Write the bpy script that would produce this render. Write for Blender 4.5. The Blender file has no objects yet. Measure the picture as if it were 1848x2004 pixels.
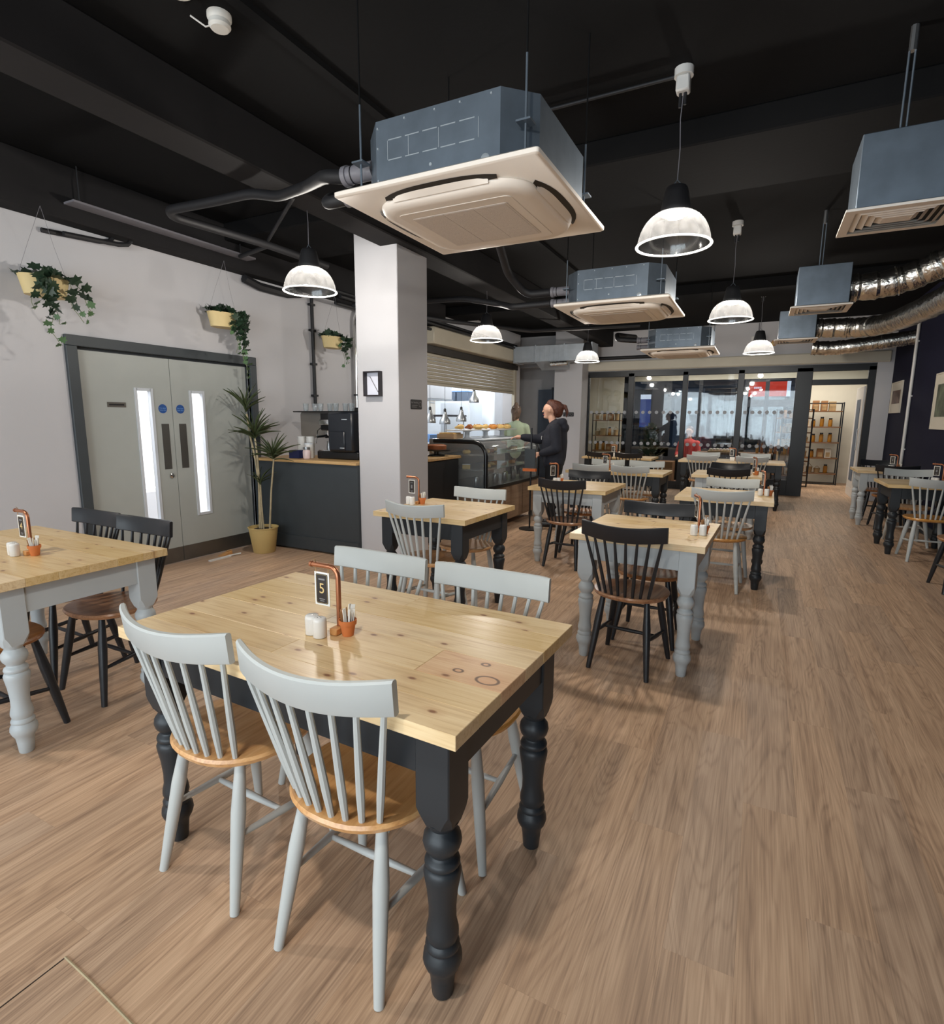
import bpy, bmesh, math, random
from mathutils import Vector, Matrix, Euler
random.seed(7)
PI = math.pi
SC = bpy.context.scene
COL = SC.collection

# ------------------------------------------------------------------ camera, light, exposure
CAM_F, CAM_YAW, CAM_PITCH, CAM_ROLL, CAM_H = 1087.0, 0.4753, 0.1649, 0.0073, 1.4205
IW, IH = 1848, 2004
cy_, sy_, cp_, sp_ = math.cos(CAM_YAW), math.sin(CAM_YAW), math.cos(CAM_PITCH), math.sin(CAM_PITCH)
fwd = Vector((-sy_*cp_, cy_*cp_, -sp_)); rgt0 = Vector((cy_, sy_, 0)); up0 = rgt0.cross(fwd)
cr_, sr_ = math.cos(CAM_ROLL), math.sin(CAM_ROLL)
RGT = cr_*rgt0 + sr_*up0; UPV = -sr_*rgt0 + cr_*up0; FWD = fwd
CAMPOS = Vector((0, 0, CAM_H))
cam_d = bpy.data.cameras.new('camera'); cam_o = bpy.data.objects.new('camera', cam_d); COL.objects.link(cam_o)
cam_d.sensor_fit = 'HORIZONTAL'; cam_d.sensor_width = 36.0; cam_d.lens = 36.0*CAM_F/IW
cam_d.clip_start = 0.05; cam_d.clip_end = 200
mw = Matrix.Identity(4)
for i in range(3):
    mw[i][0] = RGT[i]; mw[i][1] = UPV[i]; mw[i][2] = -FWD[i]; mw[i][3] = CAMPOS[i]
cam_o.matrix_world = mw
SC.camera = cam_o
def px(x, y, axis, val):
    """point where the line of sight of photo pixel (x, y) meets the plane axis = val"""
    d = RGT*((x-IW/2)/CAM_F) - UPV*((y-IH/2)/CAM_F) + FWD
    return CAMPOS + d*((val-CAMPOS[axis])/d[axis])
def proj(p):
    q = Vector(p)-CAMPOS; z = q.dot(FWD)
    return (IW/2+CAM_F*q.dot(RGT)/z, IH/2-CAM_F*q.dot(UPV)/z, z)

SC.view_settings.view_transform = 'Standard'; SC.view_settings.look = 'None'
SC.view_settings.gamma = 1.0; SC.view_settings.use_curve_mapping = False
SC.view_settings.exposure = 0.0
SC.cycles.use_denoising = True; SC.cycles.use_adaptive_sampling = True; SC.cycles.adaptive_threshold = 0.03
SC.cycles.max_bounces = 7; SC.cycles.diffuse_bounces = 3; SC.cycles.glossy_bounces = 4
SC.cycles.transparent_max_bounces = 24; SC.cycles.transmission_bounces = 6
SC.cycles.sample_clamp_indirect = 4.0; SC.cycles.caustics_reflective = False; SC.cycles.caustics_refractive = False
LAMP_W, DAY_W = 64.0, 400.0
wd = bpy.data.worlds.new('overcast_sky'); SC.world = wd; wd.use_nodes = True
wd.node_tree.nodes['Background'].inputs[0].default_value = (0.55, 0.68, 0.9, 1)
wd.node_tree.nodes['Background'].inputs[1].default_value = 0.22
def area(name, loc, rot, sx, sy, power, color):
    l = bpy.data.lights.new(name, 'AREA'); l.shape = 'RECTANGLE'; l.size = sx; l.size_y = sy; l.energy = power; l.color = color
    o = bpy.data.objects.new(name, l); COL.objects.link(o); o.location = loc; o.rotation_euler = rot
    return o
area('daylight_front_windows', (-1.6, -3.25, 1.55), (PI/2, 0, 0), 6.2, 2.5, DAY_W, (0.90, 0.95, 1.0))
area('kitchen_light', (-6.5, 10.0, 2.84), (0, 0, 0), 1.6, 5.4, 190, (0.95, 0.98, 1.0))
area('corridor_light', (-5.9, 3.4, 2.5), (0, 0, 0), 0.9, 1.8, 150, (1.0, 0.97, 0.97))
area('lobby_light', (-0.4, 14.4, 2.72), (0, 0, 0), 4.6, 1.2, 120, (1.0, 0.93, 0.82))

# ------------------------------------------------------------------ materials
MATS = {}
def nt(name):
    m = bpy.data.materials.new(name); m.use_nodes = True
    b = m.node_tree.nodes['Principled BSDF']
    return m, m.node_tree, b
def L(c):  # sRGB 0-255 -> linear
    return tuple(((v/255)/12.92 if v/255 <= 0.04045 else ((v/255+0.055)/1.055)**2.4) for v in c)
def mat(name, rgb, rough=0.5, metal=0.0, var=0.06, vscale=6.0, bump=0.0, bscale=60.0, spec=0.5, coat=0.0, emit=0.0, alpha=1.0):
    """plain painted / plain material with a little procedural mottling"""
    m, t, b = nt(name); N, K = t.nodes, t.links
    c = L(rgb)
    tc = N.new('ShaderNodeTexCoord')
    if var > 0:
        no = N.new('ShaderNodeTexNoise'); no.inputs['Scale'].default_value = vscale; no.inputs['Detail'].default_value = 4
        K.new(tc.outputs['Object'], no.inputs['Vector'])
        r = N.new('ShaderNodeValToRGB'); r.color_ramp.elements[0].position = 0.3; r.color_ramp.elements[1].position = 0.7
        r.color_ramp.elements[0].color = tuple(v*(1-var) for v in c)+(1,); r.color_ramp.elements[1].color = tuple(min(1, v*(1+var)) for v in c)+(1,)
        K.new(no.outputs['Fac'], r.inputs[0]); K.new(r.outputs[0], b.inputs['Base Color'])
    else:
        b.inputs['Base Color'].default_value = c+(1,)
    b.inputs['Roughness'].default_value = rough; b.inputs['Metallic'].default_value = metal
    b.inputs['Specular IOR Level'].default_value = spec; b.inputs['Coat Weight'].default_value = coat
    if emit > 0:
        b.inputs['Emission Color'].default_value = c+(1,); b.inputs['Emission Strength'].default_value = emit
    if bump > 0:
        n2 = N.new('ShaderNodeTexNoise'); n2.inputs['Scale'].default_value = bscale; n2.inputs['Detail'].default_value = 5
        K.new(tc.outputs['Object'], n2.inputs['Vector'])
        bp = N.new('ShaderNodeBump'); bp.inputs['Strength'].default_value = bump; bp.inputs['Distance'].default_value = 0.01
        K.new(n2.outputs['Fac'], bp.inputs['Height']); K.new(bp.outputs[0], b.inputs['Normal'])
    MATS[name] = m; return m
def glass(name, tint, gloss=0.06, rough=0.02, diff=0.0):
    """thin pane: mostly see-through, fresnel reflection, optional diffuse haze mixed in"""
    m = bpy.data.materials.new(name); m.use_nodes = True; t = m.node_tree; N, K = t.nodes, t.links
    N.remove(N['Principled BSDF']); out = N['Material Output']
    tr = N.new('ShaderNodeBsdfTransparent'); tr.inputs[0].default_value = tuple(tint)+(1,)
    gl = N.new('ShaderNodeBsdfGlossy'); gl.inputs['Roughness'].default_value = rough
    lw = N.new('ShaderNodeLayerWeight'); lw.inputs[0].default_value = 0.12
    ad = N.new('ShaderNodeMath'); ad.operation = 'MULTIPLY_ADD'; ad.inputs[1].default_value = 0.6; ad.inputs[2].default_value = gloss; ad.use_clamp = True
    K.new(lw.outputs['Fresnel'], ad.inputs[0])
    mx = N.new('ShaderNodeMixShader'); K.new(ad.outputs[0], mx.inputs[0]); K.new(tr.outputs[0], mx.inputs[1]); K.new(gl.outputs[0], mx.inputs[2])
    last = mx
    if diff > 0:
        df = N.new('ShaderNodeBsdfDiffuse'); df.inputs[0].default_value = (0.8, 0.82, 0.85, 1)
        m2 = N.new('ShaderNodeMixShader'); m2.inputs[0].default_value = diff
        K.new(mx.outputs[0], m2.inputs[1]); K.new(df.outputs[0], m2.inputs[2]); last = m2
    K.new(last.outputs[0], out.inputs[0]); MATS[name] = m; return m

def mathn(N, op, a=None, b=None):
    n = N.new('ShaderNodeMath'); n.operation = op
    for i, v in enumerate((a, b)):
        if isinstance(v, (int, float)): n.inputs[i].default_value = v
    return n
def vinyl_floor():
    m, t, b = nt('oak_vinyl'); N, K = t.nodes, t.links
    geo = N.new('ShaderNodeNewGeometry'); sp = N.new('ShaderNodeSeparateXYZ'); K.new(geo.outputs['Position'], sp.inputs[0])
    def mth(op, a, b_=None):
        n = N.new('ShaderNodeMath'); n.operation = op
        for i, v in enumerate((a, b_)):
            if v is None: continue
            if isinstance(v, (int, float)): n.inputs[i].default_value = v
            else: K.new(v, n.inputs[i])
        return n.outputs[0]
    col = mth('FLOOR', mth('DIVIDE', mth('ADD', sp.outputs[0], 6.0), PLW))
    off = mth('FRACT', mth('MULTIPLY', col, 0.381))
    row = mth('FLOOR', mth('ADD', mth('DIVIDE', mth('ADD', sp.outputs[1], 4.0), PLL), off))
    cv = N.new('ShaderNodeCombineXYZ'); K.new(col, cv.inputs[0]); K.new(row, cv.inputs[1])
    wn = N.new('ShaderNodeTexWhiteNoise'); wn.noise_dimensions = '2D'; K.new(cv.outputs[0], wn.inputs['Vector'])
    rnd = wn.outputs['Value']
    def coords(fx, fy, ox, oy):
        c = N.new('ShaderNodeCombineXYZ')
        K.new(mth('ADD', mth('MULTIPLY', sp.outputs[0], fx), mth('MULTIPLY', rnd, ox)), c.inputs[0])
        K.new(mth('ADD', mth('MULTIPLY', sp.outputs[1], fy), mth('MULTIPLY', rnd, oy)), c.inputs[1])
        K.new(mth('MULTIPLY', rnd, 31.0), c.inputs[2]); return c.outputs[0]
    def noise(vec, detail=3, dist=0.0):
        n = N.new('ShaderNodeTexNoise'); n.inputs['Scale'].default_value = 1.0; n.inputs['Detail'].default_value = detail
        n.inputs['Distortion'].default_value = dist; K.new(vec, n.inputs['Vector']); return n.outputs['Fac']
    broad = noise(coords(6.5, 0.8, 17, 43), 2, 0.8)
    rings = mth('POWER', mth('ABSOLUTE', mth('SINE', mth('MULTIPLY', broad, 46.0))), 5.0)
    fine = noise(coords(210.0, 3.6, 91, 13), 5, 0.4)
    mid = noise(coords(26.0, 1.1, 51, 23), 3, 0.8)
    g = mth('ADD', mth('MULTIPLY', rings, -0.09), mth('ADD', mth('MULTIPLY', fine, 0.50), mth('MULTIPLY', mid, 0.56)))
    ramp = N.new('ShaderNodeValToRGB'); e = ramp.color_ramp.elements
    e[0].position = 0.28; e[0].color = L((144, 115, 92))+(1,)
    e[1].position = 0.74; e[1].color = L((212, 179, 148))+(1,)
    q = e.new(0.5); q.color = L((184, 151, 122))+(1,)
    K.new(g, ramp.inputs[0])
    hs = N.new('ShaderNodeHueSaturation'); K.new(ramp.outputs[0], hs.inputs['Color'])
    K.new(mth('ADD', mth('MULTIPLY', rnd, 0.14), 0.99), hs.inputs['Value'])
    K.new(mth('ADD', mth('MULTIPLY', rnd, 0.08), 0.92), hs.inputs['Saturation'])
    K.new(hs.outputs[0], b.inputs['Base Color'])
    b.inputs['Roughness'].default_value = 0.48; b.inputs['Specular IOR Level'].default_value = 0.35
    bp = N.new('ShaderNodeBump'); bp.inputs['Strength'].default_value = 0.12; bp.inputs['Distance'].default_value = 0.003
    K.new(fine, bp.inputs['Height']); K.new(bp.outputs[0], b.inputs['Normal'])
    MATS['oak_vinyl'] = m
PLW, PLL = 0.178, 1.22
vinyl_floor()

def wood(name, dark, mid_, light, fx=14.0, fy=90.0, knots=0.0, rough=0.4, axis=0, coat=0.0, marks=()):
    """board wood; the grain runs along the local axis; knots are dark eyes set at random; marks = (x, y, rx, ry) single ring knots"""
    m, t, b = nt(name); N, K = t.nodes, t.links
    tc = N.new('ShaderNodeTexCoord'); oi = N.new('ShaderNodeObjectInfo')
    sp = N.new('ShaderNodeSeparateXYZ'); K.new(tc.outputs['Object'], sp.inputs[0])
    def mth(op, a, b_=None, c_=None):
        n = N.new('ShaderNodeMath'); n.operation = op
        for i, v in enumerate((a, b_, c_)):
            if v is None: continue
            if isinstance(v, (int, float)): n.inputs[i].default_value = v
            else: K.new(v, n.inputs[i])
        return n.outputs[0]
    along = sp.outputs[axis]; across = sp.outputs[1-axis]
    ro = mth('MULTIPLY', oi.outputs['Random'], 57.0)
    def vec(fa, fc, z=0.0):
        c = N.new('ShaderNodeCombineXYZ')
        K.new(mth('ADD', mth('MULTIPLY', along, fa), ro), c.inputs[0])
        K.new(mth('ADD', mth('MULTIPLY', across, fc), mth('MULTIPLY', ro, 1.7)), c.inputs[1])
        K.new(mth('MULTIPLY', sp.outputs[2], fc), c.inputs[2]); return c.outputs[0]
    def noise(v, d=3, dist=0.0):
        n = N.new('ShaderNodeTexNoise'); n.inputs['Scale'].default_value = 1.0; n.inputs['Detail'].default_value = d
        n.inputs['Distortion'].default_value = dist; K.new(v, n.inputs['Vector']); return n.outputs['Fac']
    broad = noise(vec(fx*0.12, fy*0.16), 2, 0.5)
    rings = mth('MULTIPLY', mth('ADD', mth('SINE', mth('MULTIPLY', broad, 34.0)), 1.0), 0.5)
    fine = noise(vec(fx*0.5, fy*2.2), 4, 0.2)
    g = mth('ADD', mth('MULTIPLY', rings, 0.16), mth('MULTIPLY', fine, 0.74))
    ramp = N.new('ShaderNodeValToRGB'); e = ramp.color_ramp.elements
    e[0].position = 0.18; e[0].color = L(dark)+(1,); e[1].position = 0.78; e[1].color = L(light)+(1,)
    q = e.new(0.42); q.color = L(mid_)+(1,)
    K.new(g, ramp.inputs[0]); colr = ramp.outputs[0]
    hs = N.new('ShaderNodeHueSaturation'); K.new(colr, hs.inputs['Color'])
    K.new(mth('MULTIPLY_ADD', oi.outputs['Random'], 0.16, 0.92), hs.inputs['Value'])
    K.new(mth('MULTIPLY_ADD', oi.outputs['Random'], -0.25, 1.1), hs.inputs['Saturation'])
    colr = hs.outputs[0]
    def darken(fac, rgb):
        nonlocal colr
        mx = N.new('ShaderNodeMix'); mx.data_type = 'RGBA'; K.new(fac, mx.inputs[0]); K.new(colr, mx.inputs[6]); mx.inputs[7].default_value = L(rgb)+(1,)
        colr = mx.outputs[2]
    if knots > 0:
        vo = N.new('ShaderNodeTexVoronoi'); vo.voronoi_dimensions = '2D'; vo.inputs['Scale'].default_value = 1.0; K.new(vec(knots, knots*1.9), vo.inputs['Vector'])
        mr = N.new('ShaderNodeMapRange'); mr.inputs[1].default_value = 0.085; mr.inputs[2].default_value = 0.035; K.new(vo.outputs['Distance'], mr.inputs[0])
        wn = N.new('ShaderNodeSeparateColor'); K.new(vo.outputs['Color'], wn.inputs[0])
        keep = mth('GREATER_THAN', wn.outputs[0], 0.45)
        darken(mth('MULTIPLY', mth('MULTIPLY', mr.outputs[0], keep), 0.92), (104, 58, 30))
        mr2 = N.new('ShaderNodeMapRange'); mr2.inputs[1].default_value = 0.24; mr2.inputs[2].default_value = 0.06; K.new(vo.outputs['Distance'], mr2.inputs[0])
        darken(mth('MULTIPLY', mth('MULTIPLY', mr2.outputs[0], keep), 0.28), (176, 112, 60))
    for (mx_, my_, rx, ry, w) in marks:
        ux = mth('DIVIDE', mth('SUBTRACT', sp.outputs[0], mx_), rx); uy = mth('DIVIDE', mth('SUBTRACT', sp.outputs[1], my_), ry)
        d = mth('SQRT', mth('ADD', mth('MULTIPLY', ux, ux), mth('MULTIPLY', uy, uy)))
        pink = N.new('ShaderNodeMapRange'); pink.inputs[1].default_value = 2.4; pink.inputs[2].default_value = 0.8; K.new(d, pink.inputs[0])
        darken(mth('MULTIPLY', pink.outputs[0], 0.32), (196, 120, 72))
        ring = N.new('ShaderNodeMapRange'); ring.inputs[1].default_value = w; ring.inputs[2].default_value = w*0.35; K.new(mth('ABSOLUTE', mth('SUBTRACT', d, 1.0)), ring.inputs[0])
        darken(mth('MULTIPLY', ring.outputs[0], 0.85), (74, 44, 30))
    K.new(colr, b.inputs['Base Color']); b.inputs['Roughness'].default_value = rough; b.inputs['Coat Weight'].default_value = coat
    b.inputs['Coat Roughness'].default_value = 0.25
    bp = N.new('ShaderNodeBump'); bp.inputs['Strength'].default_value = 0.08; bp.inputs['Distance'].default_value = 0.002
    K.new(fine, bp.inputs['Height']); K.new(bp.outputs[0], b.inputs['Normal'])
    MATS[name] = m; return m
wood('pine', (204, 166, 110), (226, 194, 140), (238, 212, 164), 12, 70, knots=5.5, rough=0.38, coat=0.25)
wood('pine_marked', (200, 142, 94), (220, 174, 122), (234, 198, 150), 12, 70, knots=5.5, rough=0.38, coat=0.25,
     marks=((0.068, -0.034, 0.030, 0.021, 0.20), (-0.025, -0.021, 0.013, 0.009, 0.40), (0.022, 0.046, 0.011, 0.008, 0.5)))
wood('seat_honey', (184, 126, 70), (216, 160, 98), (234, 188, 130), 10, 40, rough=0.32, axis=1, coat=0.4)
wood('seat_brown', (116, 72, 40), (158, 104, 60), (190, 136, 84), 10, 40, rough=0.32, axis=1, coat=0.4)
wood('counter_oak', (170, 130, 86), (206, 170, 122), (224, 192, 148), 8, 50, rough=0.4)
wood('tan_panel', (128, 98, 72), (150, 120, 92), (164, 134, 104), 6, 40, rough=0.5, axis=1)
wood('shelf_wood', (92, 62, 40), (120, 84, 54), (140, 102, 70), 8, 50, rough=0.6)

mat('wall_white', (198, 197, 200), 0.75, var=0.02, vscale=2.0, bump=0.05, bscale=90)
mat('wall_cream', (212, 206, 190), 0.8, var=0.02)
mat('wall_navy', (28, 29, 48), 0.85, spec=0.15, var=0.06, vscale=3, bump=0.05)
mat('ceiling_black', (20, 20, 21), 0.9, var=0.12, vscale=1.4, spec=0.12, bump=0.1, bscale=30)
mat('beam_black', (38, 37, 38), 0.85, var=0.12, vscale=2.0, spec=0.15, bump=0.1, bscale=20)
mat('black_pipe', (27, 27, 30), 0.6, var=0.1)
mat('grey_pipe', (120, 118, 124), 0.5, var=0.1)
mat('trim_charcoal', (58, 64, 68), 0.55, var=0.05)
mat('door_grey', (172, 176, 172), 0.5, var=0.02)
mat('bead_white', (205, 210, 216), 0.45, var=0.02)
mat('kick_steel', (112, 108, 102), 0.35, 0.7, var=0.08)
mat('plate_steel', (96, 94, 90), 0.4, 0.6, var=0.06)
mat('chrome', (210, 208, 205), 0.15, 1.0, var=0.0)
mat('brushed_steel', (176, 178, 180), 0.32, 0.9, var=0.06)
mat('galvanised', (108, 119, 130), 0.42, 0.55, var=0.12, vscale=9)
mat('duct_zinc', (168, 176, 184), 0.5, 0.25, var=0.1, vscale=7)
mat('galvanised_mark', (176, 184, 190), 0.4, 0.4, var=0.0)
mat('panel_ivory', (244, 234, 222), 0.5, var=0.01)
mat('panel_mesh', (222, 212, 202), 0.6, var=0.03, vscale=60, bump=0.3, bscale=400)
mat('vent_dark', (44, 40, 36), 0.6, var=0.05)
mat('paint_charcoal', (42, 46, 50), 0.42, var=0.06, spec=0.4)
mat('paint_black', (30, 31, 33), 0.38, var=0.06, spec=0.45)
mat('paint_grey', (192, 196, 194), 0.42, var=0.03, spec=0.4)
mat('paint_grey_base', (184, 190, 192), 0.42, var=0.03, spec=0.4)
mat('chair_black', (34, 36, 40), 0.36, var=0.06)
mat('chair_slate', (44, 52, 62), 0.36, var=0.06)
mat('counter_charcoal', (54, 60, 64), 0.5, var=0.06)
mat('counter_black', (26, 26, 28), 0.55, var=0.06)
mat('copper', (180, 118, 86), 0.34, 0.8, var=0.05)
mat('twine', (178, 142, 96), 0.9, var=0.1, vscale=60)
mat('cork_wood', (206, 150, 92), 0.6, var=0.1, vscale=30)
mat('ceramic_white', (238, 236, 232), 0.2, var=0.01)
mat('terracotta', (210, 122, 66), 0.7, var=0.06, vscale=20)
mat('paper_white', (238, 236, 230), 0.7, var=0.0)
mat('paper_brown', (150, 106, 66), 0.8, var=0.04)
mat('card_black', (42, 36, 34), 0.5, var=0.0)
mat('card_gold', (220, 190, 130), 0.5, var=0.0)
mat('card_grey', (130, 128, 128), 0.5, var=0.0)
mat('pot_cream', (222, 200, 146), 0.6, var=0.03)
mat('pot_yellow', (204, 178, 118), 0.6, var=0.03)
mat('soil', (52, 40, 32), 0.95, var=0.2, vscale=30)
mat('ivy_leaf', (40, 62, 44), 0.5, var=0.25, vscale=12)
mat('ivy_leaf_young', (84, 116, 78), 0.5, var=0.15, vscale=12)
mat('ivy_stem', (120, 130, 96), 0.7, var=0.1)
mat('dracaena_leaf', (66, 78, 48), 0.45, var=0.2, vscale=8)
mat('cane', (170, 156, 126), 0.8, var=0.15, vscale=18)
mat('sign_blue', (36, 82, 150), 0.4, var=0.0)
mat('sign_pale', (120, 160, 215), 0.4, var=0.0)
mat('sign_black', (24, 22, 24), 0.35, var=0.0)
mat('frame_black', (34, 28, 32), 0.4, var=0.05)
mat('plastic_white', (224, 222, 218), 0.4, var=0.0)
mat('frosted_white', (226, 228, 240), 0.4, var=0.0)
mat('machine_black', (30, 33, 40), 0.35, var=0.05)
mat('machine_dark', (18, 18, 20), 0.3, var=0.05)
mat('smoke_panel', (120, 112, 104), 0.4, var=0.05)
mat('box_blue', (30, 38, 84), 0.6, var=0.05)
mat('jar_pink', (226, 206, 206), 0.3, var=0.03)
mat('shutter_beige', (186, 178, 160), 0.5, var=0.03)
mat('wall_kitchen', (240, 244, 248), 0.5, var=0.01)
mat('fridge_white', (222, 228, 234), 0.35, var=0.01)
mat('hood_white', (206, 208, 212), 0.35, 0.2, var=0.02)
mat('wall_grey', (186, 188, 192), 0.75, var=0.03)
mat('foil', (226, 222, 214), 0.26, 1.0, var=0.1, vscale=14, bump=1.0, bscale=26)
mat('foil_floor_reflection', (158, 128, 88), 0.55, 0.3, var=0.2, vscale=10, bump=1.0, bscale=22)  # tan of the floor mirrored in foil, put into the colour; unused
mat('pastry', (214, 142, 62), 0.6, var=0.2, vscale=20)
mat('pastry_dark', (150, 84, 40), 0.6, var=0.2, vscale=20)
mat('pastry_pale', (226, 190, 120), 0.6, var=0.15, vscale=20)
mat('green_can', (150, 168, 84), 0.4, var=0.05)
mat('magenta', (206, 40, 96), 0.5, var=0.1)
mat('skin', (222, 172, 146), 0.55, var=0.04)
mat('hair_auburn', (84, 44, 30), 0.55, var=0.35, vscale=40, bump=0.8, bscale=70)
mat('hair_grey', (104, 84, 70), 0.55, var=0.4, vscale=30, bump=0.8, bscale=70)
mat('hoodie_navy', (34, 36, 46), 0.85, var=0.12, vscale=10, bump=0.3, bscale=14)
mat('trousers_black', (20, 20, 24), 0.85, var=0.1)
mat('shirt_green', (170, 186, 160), 0.85, var=0.05, bump=0.2, bscale=12)
mat('coat_red', (230, 92, 92), 0.8, var=0.05)
mat('coat_dark', (30, 32, 40), 0.85, var=0.1)
mat('orange_trim', (214, 112, 50), 0.5, var=0.03)
mat('sign_red', (238, 64, 44), 0.4, var=0.0, emit=0.9)
mat('sign_white_lit', (236, 240, 255), 0.4, var=0.0, emit=1.1)
mat('tube_lit', (255, 255, 255), 0.4, var=0.0, emit=5.0)
mat('poster_blue_glow', (60, 96, 196), 0.5, var=0.06, emit=0.3)  # emission added so the blue banner glows by itself
mat('facade_slate', (92, 104, 120), 0.7, var=0.08)
mat('facade_pale', (168, 178, 190), 0.7, var=0.04)
mat('facade_dark', (44, 47, 56), 0.7, var=0.05)
mat('pavement', (150, 150, 152), 0.8, var=0.08)
mat('art_paper', (212, 204, 188), 0.6, var=0.02)
mat('art_brown', (104, 84, 74), 0.6, var=0.5, vscale=9)
mat('art_green', (92, 98, 80), 0.6, var=0.6, vscale=7)
mat('goods_tan', (176, 146, 104), 0.7, var=0.2, vscale=8)
mat('goods_amber', (190, 130, 40), 0.4, var=0.1)
mat('goods_pale', (214, 206, 190), 0.6, var=0.06)
mat('dot_film', (176, 180, 186), 0.6, var=0.0)
mat('smoke_detector', (214, 212, 206), 0.5, var=0.02)
mat('seam_pale', (176, 160, 128), 0.8, var=0.1)
mat('seam_dark', (58, 44, 36), 0.8, var=0.1)
glass('glazing', (0.86, 0.89, 0.9), 0.05)
glass('case_glass', (0.88, 0.93, 0.92), 0.07, 0.02, diff=0.15)  # grey haze mixed in for reflected light and a brighter interior
glass('tumbler_glass', (0.92, 0.95, 0.96), 0.12, 0.03, diff=0.10)
def frosted_pane():
    return glass('door_glass', (0.97, 0.97, 0.97), 0.03, 0.05, diff=0.02)
frosted_pane()
def shade_mat():
    m = bpy.data.materials.new('prismatic_acrylic'); m.use_nodes = True; t = m.node_tree; N, K = t.nodes, t.links
    N.remove(N['Principled BSDF']); out = N['Material Output']
    tr = N.new('ShaderNodeBsdfTransparent'); tr.inputs[0].default_value = (0.94, 0.95, 0.96, 1)
    tl = N.new('ShaderNodeBsdfTranslucent'); tl.inputs[0].default_value = (0.95, 0.96, 0.97, 1)
    gl = N.new('ShaderNodeBsdfGlossy'); gl.inputs['Roughness'].default_value = 0.15
    tc = N.new('ShaderNodeTexCoord'); no = N.new('ShaderNodeTexNoise'); no.inputs['Scale'].default_value = 22; K.new(tc.outputs['Object'], no.inputs['Vector'])
    mp = N.new('ShaderNodeMapRange'); mp.inputs[3].default_value = 0.010; mp.inputs[4].default_value = 0.055; K.new(no.outputs['Fac'], mp.inputs[0])
    m1 = N.new('ShaderNodeMixShader'); K.new(mp.outputs[0], m1.inputs[0]); K.new(tr.outputs[0], m1.inputs[1]); K.new(tl.outputs[0], m1.inputs[2])
    m2 = N.new('ShaderNodeMixShader'); m2.inputs[0].default_value = 0.08; K.new(m1.outputs[0], m2.inputs[1]); K.new(gl.outputs[0], m2.inputs[2])
    K.new(m2.outputs[0], out.inputs[0]); MATS['prismatic_acrylic'] = m
shade_mat()
mat('lamp_led', (255, 244, 226), 0.4, var=0.0, emit=34.0)
mat('rim_glow', (255, 252, 244), 0.4, var=0.0, emit=1.6)

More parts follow.
